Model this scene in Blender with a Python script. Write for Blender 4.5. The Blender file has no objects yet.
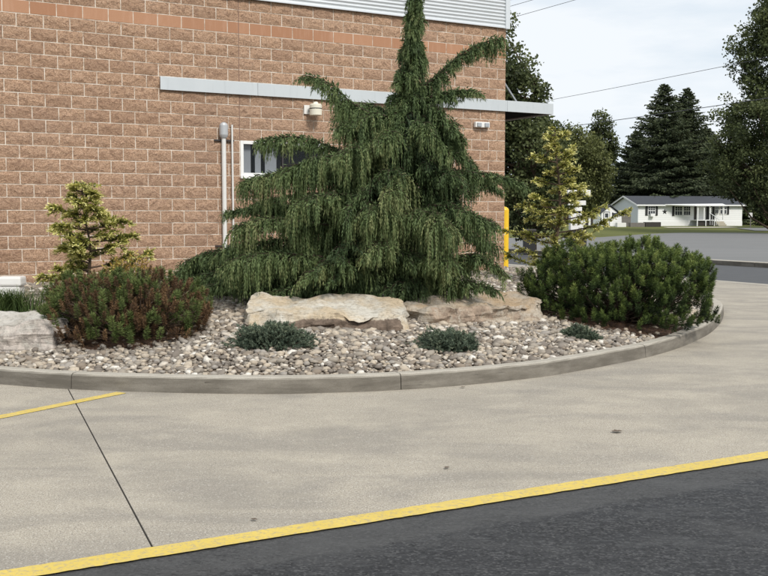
import bpy, bmesh, math, random
import numpy as np
from mathutils import Vector, Matrix, noise as mnoise

# ------------------------------------------------------------------ scene, camera, world, sun
scene = bpy.context.scene
COL = scene.collection
RNG = np.random.default_rng(7)
random.seed(7)
F, PITCH, CAMZ = 1000.0, 0.0710, 1.65

cam_data = bpy.data.cameras.new('camera')
cam_data.sensor_width = 36.0
cam_data.lens = F / 768.0 * 36.0
cam_data.clip_start = 0.05
cam_data.clip_end = 6000
cam = bpy.data.objects.new('camera', cam_data)
cam.location = (0, 0, CAMZ)
cam.rotation_euler = (math.pi / 2 - PITCH, 0, 0)
COL.objects.link(cam)
scene.camera = cam

SUN_EL, SUN_AZ = math.radians(44), math.radians(150)     # azimuth clockwise from +Y: behind the camera, to the right, veiled by thin cloud
world = bpy.data.worlds.new('World')
scene.world = world
world.use_nodes = True
wn, wl = world.node_tree.nodes, world.node_tree.links
wn.clear()
w_out = wn.new('ShaderNodeOutputWorld')
w_mix = wn.new('ShaderNodeMixShader')
w_sky = wn.new('ShaderNodeTexSky')
w_sky.sky_type = 'NISHITA'
w_sky.sun_disc = False
w_sky.sun_elevation = SUN_EL
w_sky.sun_rotation = SUN_AZ
w_bg1 = wn.new('ShaderNodeBackground'); w_bg1.inputs['Strength'].default_value = 0.12
w_bg2 = wn.new('ShaderNodeBackground'); w_bg2.inputs['Strength'].default_value = 0.89
wl.new(w_sky.outputs[0], w_bg1.inputs[0])
w_tc = wn.new('ShaderNodeTexCoord')
w_map = wn.new('ShaderNodeMapping'); w_map.inputs['Scale'].default_value = (1.6, 1.6, 7.0)
w_map.inputs['Rotation'].default_value = (0.12, 0.1, 0.4)
w_noi = wn.new('ShaderNodeTexNoise'); w_noi.inputs['Scale'].default_value = 2.2; w_noi.inputs['Detail'].default_value = 6
w_noi.inputs['Roughness'].default_value = 0.55
w_rmp = wn.new('ShaderNodeValToRGB')
w_rmp.color_ramp.elements[0].position = 0.38; w_rmp.color_ramp.elements[0].color = (0.78, 0.88, 0.975, 1)
w_rmp.color_ramp.elements[1].position = 0.60; w_rmp.color_ramp.elements[1].color = (0.97, 1.02, 1.07, 1)
w_fac = wn.new('ShaderNodeMapRange')
w_fac.inputs['From Min'].default_value = 0.25; w_fac.inputs['From Max'].default_value = 0.6
w_fac.inputs['To Min'].default_value = 0.86; w_fac.inputs['To Max'].default_value = 1.0
wl.new(w_tc.outputs['Generated'], w_map.inputs[0]); wl.new(w_map.outputs[0], w_noi.inputs['Vector'])
wl.new(w_noi.outputs[0], w_rmp.inputs[0]); wl.new(w_noi.outputs[0], w_fac.inputs[0])
wl.new(w_rmp.outputs[0], w_bg2.inputs[0])
wl.new(w_fac.outputs[0], w_mix.inputs[0]); wl.new(w_bg1.outputs[0], w_mix.inputs[1]); wl.new(w_bg2.outputs[0], w_mix.inputs[2])
wl.new(w_mix.outputs[0], w_out.inputs[0])

sun_d = bpy.data.lights.new('sun', 'SUN')
sun_d.energy = 3.0
sun_d.angle = math.radians(14)
sun_d.color = (1.0, 0.955, 0.89)
sun = bpy.data.objects.new('sun', sun_d)
sdir = Vector((math.sin(SUN_AZ) * math.cos(SUN_EL), math.cos(SUN_AZ) * math.cos(SUN_EL), math.sin(SUN_EL)))
sun.rotation_euler = sdir.to_track_quat('Z', 'Y').to_euler()
sun.location = (0, -20, 40)
COL.objects.link(sun)

vs = scene.view_settings
vs.view_transform = 'Standard'; vs.look = 'None'; vs.exposure = 0.08; vs.gamma = 1.0
vs.use_curve_mapping = False

# ------------------------------------------------------------------ helpers
CP, SP = math.cos(PITCH), math.sin(PITCH)
def px(x, y, Y):
    """pixel of the photograph + distance along +Y -> world point"""
    u, v = (x - 384) / F, -(y - 288) / F
    up, fw = v * CP - SP, v * SP + CP
    k = Y / fw
    return Vector((u * k, Y, CAMZ + up * k))
def pxg(x, y, z=0.0):
    """pixel on a horizontal plane of height z"""
    u, v = (x - 384) / F, -(y - 288) / F
    up, fw = v * CP - SP, v * SP + CP
    k = (z - CAMZ) / up
    return Vector((u * k, fw * k, z))
def topx(X, Y, Z):
    Yu = Z - CAMZ
    Yc, Zc = Yu * CP + Y * SP, -Yu * SP + Y * CP
    return 384 + F * X / Zc, 288 - F * Yc / Zc

def tag(o, label=None, cat=None, group=None, kind=None):
    if label: o['label'] = label
    if cat: o['category'] = cat
    if group: o['group'] = group
    if kind: o['kind'] = kind
    return o
def empty(name, loc, parent=None, rz=0):
    o = bpy.data.objects.new(name, None)
    o.location = loc; o.rotation_euler = (0, 0, rz); o.empty_display_size = 0.1
    COL.objects.link(o)
    if parent: o.parent = parent
    return o
def link(name, me, mat, parent=None, loc=None):
    o = bpy.data.objects.new(name, me)
    if mat and not me.materials: me.materials.append(mat)
    COL.objects.link(o)
    if parent:
        o.parent = parent
        if loc is None:
            o.location = -Vector(parent_world(parent))       # mesh given in world coordinates (unrotated parents)
        else: o.location = loc
    elif loc is not None: o.location = loc
    return o
def parent_world(p):
    v = Vector((0, 0, 0))
    while p: v = v + Vector(p.location); p = p.parent
    return v
def pymesh(name, V, Fc, smooth=False):
    me = bpy.data.meshes.new(name)
    me.from_pydata([tuple(v) for v in V], [], [tuple(f) for f in Fc])
    me.update()
    if smooth:
        me.polygons.foreach_set('use_smooth', [True] * len(me.polygons))
    return me
def npmesh(name, V, Fc, tint=None, smooth=False):
    """V (N,3), Fc (M,k) -> mesh ; tint: one float per vertex"""
    V = np.asarray(V, np.float32); Fc = np.asarray(Fc, np.int32)
    M, k = Fc.shape
    me = bpy.data.meshes.new(name)
    me.vertices.add(len(V)); me.vertices.foreach_set('co', V.ravel())
    me.loops.add(M * k); me.loops.foreach_set('vertex_index', Fc.ravel())
    me.polygons.add(M)
    me.polygons.foreach_set('loop_start', np.arange(0, M * k, k, dtype=np.int32))
    if smooth: me.polygons.foreach_set('use_smooth', np.ones(M, bool))
    me.update(calc_edges=True)
    if tint is not None:
        a = me.attributes.new('tint', 'FLOAT', 'POINT')
        a.data.foreach_set('value', np.asarray(tint, np.float32))
    me.validate()
    return me

class MB:
    """collects boxes, tubes, prisms; build() links them as one mesh object"""
    def __init__(s): s.v, s.f = [], []
    def add(s, V, Fc):
        b = len(s.v); s.v += [Vector(v) for v in V]; s.f += [tuple(i + b for i in f) for f in Fc]; return s
    def box(s, a, b, M=None):
        V = [Vector((x, y, z)) for x in (a[0], b[0]) for y in (a[1], b[1]) for z in (a[2], b[2])]
        if M is not None: V = [M @ v for v in V]
        return s.add(V, [(0, 1, 3, 2), (4, 6, 7, 5), (0, 4, 5, 1), (2, 3, 7, 6), (0, 2, 6, 4), (1, 5, 7, 3)])
    def prism(s, pts, z0, z1, M=None):
        n = len(pts)
        V = [Vector((p[0], p[1], z0)) for p in pts] + [Vector((p[0], p[1], z1)) for p in pts]
        if M is not None: V = [M @ v for v in V]
        return s.add(V, [tuple(range(n))[::-1], tuple(range(n, 2 * n))] + [(i, (i + 1) % n, n + (i + 1) % n, n + i) for i in range(n)])
    def tube(s, P, R, n=8, cap=True, M=None):
        P = [Vector(p) for p in P]; m = len(P)
        if not hasattr(R, '__len__'): R = [R] * m
        V, Fc = [], []
        for i, p in enumerate(P):
            t = (P[min(i + 1, m - 1)] - P[max(i - 1, 0)]).normalized()
            a = t.cross(Vector((0, 0, 1)) if abs(t.z) < .95 else Vector((1, 0, 0))).normalized(); b = t.cross(a)
            for k in range(n):
                q = 2 * math.pi * k / n
                V.append(p + (a * math.cos(q) + b * math.sin(q)) * R[i])
        for i in range(m - 1):
            for k in range(n):
                Fc.append((i * n + k, i * n + (k + 1) % n, (i + 1) * n + (k + 1) % n, (i + 1) * n + k))
        if cap: Fc += [tuple(range(n))[::-1], tuple((m - 1) * n + k for k in range(n))]
        if M is not None: V = [M @ v for v in V]
        return s.add(V, Fc)
    def build(s, name, mat, parent=None, bevel=0, smooth=False, loc=None):
        me = pymesh(name, s.v, s.f, smooth)
        bm = bmesh.new(); bm.from_mesh(me); bmesh.ops.recalc_face_normals(bm, faces=bm.faces)
        if bevel: bmesh.ops.bevel(bm, geom=list(bm.edges), offset=bevel, segments=2, profile=.6, affect='EDGES', clamp_overlap=True)
        bm.to_mesh(me); bm.free()
        return link(name, me, mat, parent, loc)

# ------------------------------------------------------------------ materials
MATS = {}
class NT:
    def __init__(s, name):
        s.m = bpy.data.materials.new(name); s.m.use_nodes = True
        s.t = s.m.node_tree; s.n = s.t.nodes; s.b = s.n['Principled BSDF']; s.out = s.n['Material Output']
        s.geo = None; MATS[name] = s.m
    def L(s, a, b): s.t.links.new(a, b)
    def N(s, ty, **kw):
        n = s.n.new(ty)
        for k, v in kw.items(): setattr(n, k, v)
        return n
    def pos(s):
        if not s.geo: s.geo = s.N('ShaderNodeNewGeometry')
        return s.geo.outputs['Position']
    def mapped(s, scale, rot=(0, 0, 0)):
        m = s.N('ShaderNodeMapping'); m.inputs['Scale'].default_value = scale; m.inputs['Rotation'].default_value = rot
        s.L(s.pos(), m.inputs[0]); return m.outputs[0]
    def noise(s, scale, detail=4, rough=.6, vec=None, dist=0):
        n = s.N('ShaderNodeTexNoise'); n.inputs['Scale'].default_value = scale; n.inputs['Detail'].default_value = detail
        n.inputs['Roughness'].default_value = rough; n.inputs['Distortion'].default_value = dist
        s.L(vec if vec is not None else s.pos(), n.inputs['Vector']); return n.outputs[0]
    def vor(s, scale, vec=None, out='Distance', feature='F1'):
        n = s.N('ShaderNodeTexVoronoi'); n.feature = feature; n.inputs['Scale'].default_value = scale
        s.L(vec if vec is not None else s.pos(), n.inputs['Vector']); return n.outputs[out]
    def ramp(s, fac, stops, interp='LINEAR'):
        r = s.N('ShaderNodeValToRGB'); r.color_ramp.interpolation = interp
        e = r.color_ramp.elements
        while len(e) < len(stops): e.new(.5)
        for i, (p, c) in enumerate(stops):
            e[i].position = p
            e[i].color = (c, c, c, 1) if not hasattr(c, '__len__') else (*c[:3], 1)
        s.L(fac, r.inputs[0]); return r.outputs[0]
    def mix(s, fac, a, b, mode='MIX'):
        m = s.N('ShaderNodeMix'); m.data_type = 'RGBA'; m.blend_type = mode
        for sock, val in ((m.inputs[0], fac), (m.inputs[6], a), (m.inputs[7], b)):
            if isinstance(val, (int, float)): sock.default_value = val
            elif isinstance(val, (tuple, list)): sock.default_value = (*val[:3], 1)
            else: s.L(val, sock)
        return m.outputs[2]
    def math(s, op, a, b=None, clamp=False):
        m = s.N('ShaderNodeMath'); m.operation = op; m.use_clamp = clamp
        for sock, val in ((m.inputs[0], a), (m.inputs[1], b)):
            if val is None: continue
            if isinstance(val, (int, float)): sock.default_value = val
            else: s.L(val, sock)
        return m.outputs[0]
    def bump(s, h, strength, dist=.01):
        b = s.N('ShaderNodeBump'); b.inputs['Strength'].default_value = strength; b.inputs['Distance'].default_value = dist
        s.L(h, b.inputs['Height']); s.L(b.outputs[0], s.b.inputs['Normal'])
    def set(s, color=None, rough=None, metal=None, spec=None):
        for k, v in (('Base Color', color), ('Roughness', rough), ('Metallic', metal), ('Specular IOR Level', spec)):
            if v is None: continue
            if isinstance(v, (int, float)): s.b.inputs[k].default_value = v
            elif isinstance(v, (tuple, list)): s.b.inputs[k].default_value = (*v[:3], 1)
            else: s.L(v, s.b.inputs[k])
        return s.m
    def rnd(s):
        """random value per object and per loose piece"""
        if not s.geo: s.geo = s.N('ShaderNodeNewGeometry')
        oi = s.N('ShaderNodeObjectInfo')
        return s.math('FRACT', s.math('ADD', s.geo.outputs['Random Per Island'], oi.outputs['Random']))
    def tint(s):
        a = s.N('ShaderNodeAttribute'); a.attribute_name = 'tint'; return a.outputs['Fac']

def plain(name, color, rough=.6, metal=0, var=.12, scale=6, bump=0):
    t = NT(name)
    n = t.noise(scale, 5)
    c = t.mix(n, tuple(x * (1 - var) for x in color), tuple(min(1, x * (1 + var)) for x in color))
    t.set(c, rough, metal)
    if bump: t.bump(t.noise(scale * 8, 4), bump, .01)
    return t.m

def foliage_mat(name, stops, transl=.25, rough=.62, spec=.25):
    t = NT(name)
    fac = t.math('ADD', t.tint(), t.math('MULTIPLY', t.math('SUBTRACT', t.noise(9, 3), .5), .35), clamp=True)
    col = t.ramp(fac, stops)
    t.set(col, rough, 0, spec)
    tr = t.N('ShaderNodeBsdfTranslucent'); t.L(col, tr.inputs[0])
    ms = t.N('ShaderNodeMixShader'); ms.inputs[0].default_value = transl
    t.L(t.b.outputs[0], ms.inputs[1]); t.L(tr.outputs[0], ms.inputs[2]); t.L(ms.outputs[0], t.out.inputs[0])
    return t.m

def make_materials():
    # split-face block
    t = NT('split_block')
    r = t.rnd()
    n1 = t.noise(16, 6, .7); n2 = t.noise(62, 6, .85); n3 = t.noise(.5, 3)
    st = t.noise(10, 4, .6, vec=t.mapped((1.3, 1.3, 1.7), (.8, .6, .2)), dist=1.6)
    c = t.ramp(n2, [(.32, (.12, .066, .040)), (.42, (.45, .272, .172)), (.53, (.65, .425, .285)), (.65, (.92, .68, .50))])
    c = t.mix(t.ramp(st, [(.38, 0.6), (.50, 0)]), c, (.24, .14, .092))
    c = t.mix(t.ramp(n1, [(.55, 0), (.8, .4)]), c, (.46, .34, .28))
    c = t.mix(t.ramp(r, [(0, .0), (.6, .10), (1, .42)]), c, (.33, .20, .135))
    c = t.mix(t.ramp(n3, [(.45, 0), (.7, .18)]), c, (.44, .33, .27))
    t.set(c, .92, 0, .2)
    t.bump(t.math('ADD', t.math('MULTIPLY', st, .9), t.math('MULTIPLY', n2, .8)), 1.0, .035)
    # smooth block
    t = NT('smooth_block')
    c = t.mix(t.rnd(), (.36, .185, .105), (.45, .25, .15))
    c = t.mix(t.ramp(t.noise(120, 3), [(.35, .35), (.6, 0)]), c, (.30, .15, .095))
    c = t.mix(t.ramp(t.noise(14, 4, .6, vec=t.mapped((1, 1, .15))), [(.5, 0), (.75, .3)]), c, (.56, .36, .26))
    t.set(c, .85, 0, .25); t.bump(t.noise(150, 3), .25, .004)
    t = NT('mortar')
    c = t.ramp(t.noise(7, 6, .7), [(.36, (.40, .31, .24)), (.5, (.66, .59, .50)), (.7, (.80, .74, .66))])
    t.set(c, .95, 0, .1)
    t = NT('limb_dark'); t.set(t.ramp(t.noise(30, 4), [(.3, (.025, .019, .014)), (.7, (.075, .056, .042))]), .95, 0, .1)
    plain('caulk', (.21, .125, .09), .7)
    # far brick side (other faces of the building)
    t = NT('side_masonry')
    br = t.N('ShaderNodeTexBrick'); br.inputs['Scale'].default_value = 1; br.inputs['Brick Width'].default_value = .406
    br.inputs['Row Height'].default_value = .203; br.inputs['Mortar Size'].default_value = .006
    br.inputs['Color1'].default_value = (.33, .2, .15, 1); br.inputs['Color2'].default_value = (.26, .15, .11, 1); br.inputs['Mortar'].default_value = (.55, .5, .45, 1)
    uv = t.N('ShaderNodeTexCoord'); sep = t.N('ShaderNodeSeparateXYZ'); cmb = t.N('ShaderNodeCombineXYZ')
    t.L(uv.outputs['Object'], sep.inputs[0]); t.L(t.math('ADD', sep.outputs[0], sep.outputs[1]), cmb.inputs[0]); t.L(sep.outputs[2], cmb.inputs[1])
    t.L(cmb.outputs[0], br.inputs['Vector'])
    t.set(t.mix(t.ramp(t.noise(60, 5), [(.35, .5), (.6, 0)]), br.outputs[0], (.17, .1, .07)), .9)
    # concrete paving
    t = NT('concrete')
    g1 = t.noise(120, 5, .9); g2 = t.noise(2.0, 5, .6); g3 = t.noise(1.0, 5, .6, vec=t.mapped((.5, 1.1, 1), (0, 0, -.48)), dist=1.2)
    ag = t.vor(130, out='Color')
    c = t.ramp(g1, [(.38, (.125, .111, .090)), (.5, (.385, .342, .277)), (.62, (.61, .545, .45))])
    c = t.mix(t.ramp(g3, [(.42, 0), (.60, .55)]), c, (.225, .205, .180))
    c = t.mix(t.ramp(g2, [(.5, 0), (.72, .45)]), c, (.50, .445, .355))
    sep = t.N('ShaderNodeSeparateColor'); t.L(ag, sep.inputs[0])
    c = t.mix(t.ramp(sep.outputs[0], [(.90, 0), (.93, .45)]), c, (.14, .125, .115))
    c = t.mix(t.ramp(sep.outputs[1], [(.90, 0), (.93, .4)]), c, (.62, .58, .51))
    c = t.mix(t.ramp(t.noise(.9, 7, .7, dist=.8), [(.44, 0), (.70, .35)]), c, (.25, .226, .188))
    c = t.mix(t.ramp(t.noise(3.1, 6, .75, dist=.6), [(.64, 0), (.74, .5)]), c, (.19, .172, .147))
    c = t.mix(t.ramp(t.noise(40, 5, .8), [(.56, 0), (.68, .35)]), c, (.24, .215, .18))
    t.set(c, .88, 0, .25)
    t.bump(t.math('ADD', g1, t.math('MULTIPLY', t.noise(320, 2), .5)), .35, .004)
    # kerb concrete
    t = NT('kerb_concrete')
    g1 = t.noise(120, 3, .7); g2 = t.noise(5, 5, .6)
    c = t.ramp(g1, [(.28, (.31, .28, .235)), (.5, (.425, .39, .33)), (.72, (.53, .49, .43))])
    c = t.mix(t.ramp(g2, [(.42, 0), (.66, .5)]), c, (.32, .29, .24))
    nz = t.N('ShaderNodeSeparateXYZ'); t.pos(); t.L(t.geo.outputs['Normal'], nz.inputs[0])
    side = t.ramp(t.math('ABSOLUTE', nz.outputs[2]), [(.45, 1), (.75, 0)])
    grime_shade = t.ramp(t.noise(1.4, 6, .7, vec=t.mapped((1, 1, 5))), [(.40, 1), (.66, .68)])
    c = t.mix(t.math('MULTIPLY', t.math('MULTIPLY', side, grime_shade), .92), c, (.105, .093, .076))  # upright faces darker than the top: grime, plus shade put into the colour
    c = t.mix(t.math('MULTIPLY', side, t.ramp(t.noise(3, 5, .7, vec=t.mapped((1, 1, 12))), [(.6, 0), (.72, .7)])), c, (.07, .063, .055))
    t.set(c, .9, 0, .2); t.bump(t.math('ADD', g1, g2), .4, .006)
    plain('joint_filler', (.055, .05, .046), .9)
    # asphalt near
    t = NT('asphalt')
    g1 = t.noise(95, 5, .85); w = t.noise(1.2, 6, .65, vec=t.mapped((.6, 2.2, 1), (0, 0, -.48)), dist=.5)
    c = t.ramp(g1, [(.3, (.018, .018, .019)), (.52, (.046, .046, .048)), (.75, (.105, .105, .108))])
    c = t.mix(t.ramp(w, [(.44, 0), (.6, .65)]), c, (.024, .024, .027))
    scr = t.noise(9, 7, .75, vec=t.mapped((1, 3.5, 1), (0, 0, -.55)), dist=1.4)
    c = t.mix(t.ramp(scr, [(.50, 0), (.62, .75)]), c, (.11, .11, .112))
    agc = t.N('ShaderNodeSeparateColor'); t.L(t.vor(85, out='Color'), agc.inputs[0])
    c = t.mix(t.ramp(agc.outputs[0], [(.80, 0), (.86, .55)]), c, (.15, .148, .145))
    c = t.mix(t.ramp(agc.outputs[1], [(.82, 0), (.88, .6)]), c, (.014, .014, .014))
    c = t.mix(t.ramp(t.noise(1.6, 6, .7, vec=t.mapped((1, 1.8, 1), (0, 0, -.5)), dist=1.0), [(.50, 0), (.62, .45)]), c, (.10, .099, .098))
    dt = t.N('ShaderNodeVectorMath'); dt.operation = 'DOT_PRODUCT'; t.L(t.pos(), dt.inputs[0]); dt.inputs[1].default_value = (-.466, .885, 0)
    dist_l = t.math('ADD', dt.outputs['Value'], t.math('MULTIPLY', t.math('SUBTRACT', t.noise(2.5, 6, .7), .5), .35))
    strip = t.ramp(t.math('SUBTRACT', dist_l, 3.97), [(.40, 0), (.47, 1)])
    c = t.mix(t.math('MULTIPLY', strip, .55), c, (.115, .113, .11))
    scf = t.noise(14, 8, .85, vec=t.mapped((1, 2.2, 1), (0, 0, -.2)), dist=2.0)
    c = t.mix(t.math('MULTIPLY', t.ramp(scf, [(.52, 0), (.57, .85)]), t.ramp(t.noise(1.7, 4), [(.40, .25), (.6, 1)])), c, (.020, .020, .021))
    t.set(c, t.ramp(w, [(.4, .8), (.6, .6)]), 0, .3)
    t.bump(t.math('ADD', g1, scr), .9, .010)
    t = NT('lot_asphalt')
    c = t.mix(t.noise(.12, 5, .6, vec=t.mapped((.3, 2.5, 1))), (.150, .148, .145), (.215, .212, .207))
    c = t.mix(t.ramp(t.noise(.6, 6, .7, vec=t.mapped((.12, 1.5, 1))), [(.5, 0), (.7, .4)]), c, (.125, .123, .12))
    t.set(c, .85, 0, .3)
    plain('lane_asphalt', (.070, .070, .072), .8, var=.3, scale=2)
    t = NT('yellow_paint')
    c = t.mix(t.noise(3, 4), (.55, .40, .075), (.70, .53, .14))
    c = t.mix(t.ramp(t.noise(30, 7, .85), [(.50, 0), (.60, .8)]), c, (.36, .30, .20))
    c = t.mix(t.ramp(t.noise(5, 6, .8), [(.54, 0), (.70, .5)]), c, (.46, .38, .22))
    t.set(c, .75, 0, .3); t.bump(t.noise(150, 2), .3, .003)
    t = NT('grass_ground')
    c = t.mix(t.noise(.35, 5), (.10, .12, .035), (.17, .165, .06))
    c = t.mix(t.ramp(t.noise(3, 4), [(.4, 0), (.7, .5)]), c, (.07, .085, .025))
    t.set(c, .95, 0, .1)
    plain('bed_soil', (.13, .10, .075), .95, var=.4, scale=20, bump=.5)
    plain('needle_litter', (.075, .040, .026), .95, var=.5, scale=30, bump=.8)
    # river stones
    t = NT('river_stone')
    r = t.rnd()
    c = t.ramp(r, [(0, (.15, .13, .112)), (.16, (.30, .265, .22)), (.30, (.22, .178, .138)), (.42, (.44, .375, .295)), (.55, (.31, .285, .255)),
                   (.66, (.20, .175, .15)), (.74, (.50, .425, .33)), (.87, (.58, .52, .44)), (.945, (.74, .70, .63)), (1, (.34, .25, .18))], 'CONSTANT')
    c = t.mix(t.ramp(t.noise(45, 5, .7), [(.4, .35), (.6, 0)]), c, (.18, .155, .13))
    c = t.mix(.10, c, (.36, .285, .205))
    t.set(c, .75, 0, .3); t.bump(t.noise(90, 4), .25, .004)
    # boulders
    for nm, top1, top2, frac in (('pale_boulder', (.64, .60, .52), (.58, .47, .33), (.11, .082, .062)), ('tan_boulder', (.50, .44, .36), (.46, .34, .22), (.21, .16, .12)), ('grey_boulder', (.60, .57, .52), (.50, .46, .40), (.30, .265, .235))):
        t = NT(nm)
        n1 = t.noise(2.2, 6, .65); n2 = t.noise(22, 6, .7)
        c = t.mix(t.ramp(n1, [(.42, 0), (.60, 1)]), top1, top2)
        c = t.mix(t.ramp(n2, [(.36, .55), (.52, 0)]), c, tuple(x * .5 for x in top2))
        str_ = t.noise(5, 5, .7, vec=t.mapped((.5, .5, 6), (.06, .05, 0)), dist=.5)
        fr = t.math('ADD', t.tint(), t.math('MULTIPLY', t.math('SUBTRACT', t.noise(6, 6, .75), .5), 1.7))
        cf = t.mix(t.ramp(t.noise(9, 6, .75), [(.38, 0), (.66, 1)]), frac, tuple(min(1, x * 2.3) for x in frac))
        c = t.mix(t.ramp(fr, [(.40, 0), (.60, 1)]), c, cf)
        c = t.mix(t.ramp(t.noise(3.5, 6, .7, vec=t.mapped((.8, .8, 5), (.1, .1, 0)), dist=.7), [(.60, 0), (.70, .55)]), c, (.17, .125, .095))
        t.set(c, .9, 0, .2); t.bump(t.math('ADD', t.math('MULTIPLY', str_, 1.2), n2), .9, .03)
    # metal, trim, glass
    t = NT('siding_metal'); c = t.mix(t.noise(1.2, 4), (.62, .65, .67), (.70, .72, .74)); t.set(c, .38, .35, .5)
    t = NT('fascia_metal')
    c = t.mix(t.noise(2.5, 5, .6, vec=t.mapped((1, 1, .4))), (.50, .53, .55), (.62, .65, .66))
    c = t.mix(t.ramp(t.noise(16, 5, .6, vec=t.mapped((1, 1, .1))), [(.58, 0), (.75, .35)]), c, (.40, .42, .43)); t.set(c, .45, .3, .5)
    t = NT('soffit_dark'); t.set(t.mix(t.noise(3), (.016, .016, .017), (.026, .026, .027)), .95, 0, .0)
    plain('white_vinyl', (.78, .78, .76), .4, var=.04)
    plain('pipe_white', (.70, .69, .66), .4, var=.10, scale=14)
    plain('cap_grey', (.46, .47, .48), .45, .2, var=.08)
    plain('bracket_dark', (.035, .03, .03), .5)
    plain('ivory_plastic', (.72, .68, .56), .4, var=.06)
    plain('white_fixture', (.76, .75, .72), .35, var=.05)
    plain('lens', (.36, .38, .40), .15)
    t = NT('glass'); t.set((.012, .015, .017), .04, 0, .6)
    t.b.inputs['Alpha'].default_value = .22
    plain('blind_grey', (.50, .54, .58), .7, var=.08)
    plain('dark_room', (.012, .012, .013), .9)
    plain('steel_rod', (.36, .37, .38), .4, .5)
    plain('safety_yellow', (.80, .50, .015), .45, var=.08)
    plain('roof_flat', (.28, .28, .27), .9)
    # house
    t = NT('house_siding'); wv = t.N('ShaderNodeTexWave'); wv.bands_direction = 'Z'; wv.inputs['Scale'].default_value = 1.2
    t.L(t.pos(), wv.inputs['Vector']); t.set(t.mix(wv.outputs[0], (.76, .77, .77), (.86, .86, .85)), .55)
    plain('shingle', (.048, .052, .062), .85, var=.3, scale=3)
    plain('black_trim', (.014, .014, .015), .6)
    plain('trim_white', (.80, .80, .79), .5, var=.04)
    t = NT('house_glass'); t.set((.03, .035, .04), .08, 0, .6)
    plain('grey_wood', (.17, .155, .14), .9, var=.25, scale=4)
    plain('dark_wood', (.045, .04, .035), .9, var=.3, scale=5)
    plain('blue_grey_siding', (.68, .71, .74), .6, var=.05)
    plain('path_pale', (.46, .42, .33), .9)
    plain('wire', (.055, .055, .06), .6)
    plain('pole_wood', (.12, .09, .065), .9, var=.3, scale=3)
    # bark + foliage
    t = NT('bark'); t.set(t.ramp(t.noise(22, 5, .7, vec=t.mapped((1, 1, .25))), [(.3, (.035, .024, .017)), (.7, (.15, .11, .08))]), .95, 0, .1); t.bump(t.noise(40, 4, vec=t.mapped((1, 1, .3))), .8, .02)
    t = NT('twig_bark'); t.set(t.ramp(t.noise(30, 4), [(.3, (.05, .034, .025)), (.7, (.17, .125, .095))]), .95, 0, .1)
    foliage_mat('cedar_leaf', [(0, (.015, .026, .013)), (.28, (.046, .074, .032)), (.58, (.096, .140, .056)), (.85, (.145, .195, .076)), (1, (.22, .245, .105))], .25)
    foliage_mat('golden_leaf', [(0, (.018, .028, .010)), (.36, (.060, .080, .018)), (.60, (.22, .24, .048)), (.82, (.54, .51, .14)), (1, (.80, .75, .34))], .25)
    foliage_mat('pine_needle', [(0, (.010, .017, .006)), (.35, (.038, .064, .016)), (.7, (.120, .166, .040)), (1, (.24, .28, .078))], .12)
    foliage_mat('browning_needle', [(0, (.055, .036, .022)), (.28, (.140, .080, .042)), (.44, (.24, .145, .072)), (.52, (.095, .088, .034)), (.75, (.080, .115, .032)), (1, (.17, .205, .065))], .12)
    foliage_mat('juniper_leaf', [(0, (.026, .040, .026)), (.4, (.076, .105, .072)), (.75, (.140, .175, .120)), (1, (.22, .25, .165))], .15)
    foliage_mat('blade_grass', [(0, (.03, .05, .016)), (.5, (.085, .135, .038)), (1, (.20, .24, .09))], .3)
    foliage_mat('orange_leaf', [(0, (.11, .075, .018)), (.5, (.32, .19, .045)), (1, (.46, .36, .09))], .3)
    foliage_mat('plum_leaf', [(0, (.025, .013, .014)), (1, (.075, .038, .038))], .2)
    foliage_mat('dark_tree_leaf', [(0, (.022, .030, .012)), (.5, (.068, .086, .032)), (1, (.15, .17, .066))], .25)
    foliage_mat('olive_tree_leaf', [(0, (.030, .036, .013)), (.5, (.095, .108, .036)), (1, (.19, .20, .07))], .25)
    foliage_mat('spruce_leaf', [(0, (.015, .022, .012)), (.5, (.044, .058, .029)), (1, (.10, .118, .056))], .1)
    foliage_mat('bush_leaf', [(0, (.02, .03, .012)), (.5, (.05, .07, .025)), (1, (.10, .12, .05))], .2)
make_materials()
M = MATS

# ------------------------------------------------------------------ ground plan
KERB_PX = [(-420, 352), (-240, 364), (-120, 374), (0, 384.4), (71, 389.3), (170, 392.8), (271, 394.2), (340, 392.6), (396, 390.2), (464, 385.4), (536, 377.8), (576, 371.5),
           (613, 364.6), (649, 357), (681, 347.3), (705, 336.5), (718, 326.5), (723.5, 317)]
kp = [pxg(*p) for p in KERB_PX]
kp += [Vector(p) for p in ((6.03, 17.8, 0), (6.25, 19.6, 0), (6.1, 21.6, 0), (5.5, 23.4, 0), (4.5, 24.9, 0), (3.2, 25.8, 0))]
def resample(P, step):
    # Catmull-Rom then even spacing
    D = []
    for i in range(len(P) - 1):
        p0, p1, p2, p3 = P[max(i - 1, 0)], P[i], P[i + 1], P[min(i + 2, len(P) - 1)]
        for k in range(24):
            t = k / 24
            D.append(.5 * ((2 * p1) + (p2 - p0) * t + (2 * p0 - 5 * p1 + 4 * p2 - p3) * t * t + (3 * p1 - p0 - 3 * p2 + p3) * t ** 3))
    D.append(P[-1].copy())
    out, acc = [D[0]], 0
    for a, b in zip(D, D[1:]):
        acc += (b - a).length
        if acc >= step: out.append(b); acc = 0
    return out
KERB = resample(kp, .10)
KN = np.array([(p.x, p.y) for p in KERB])
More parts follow.
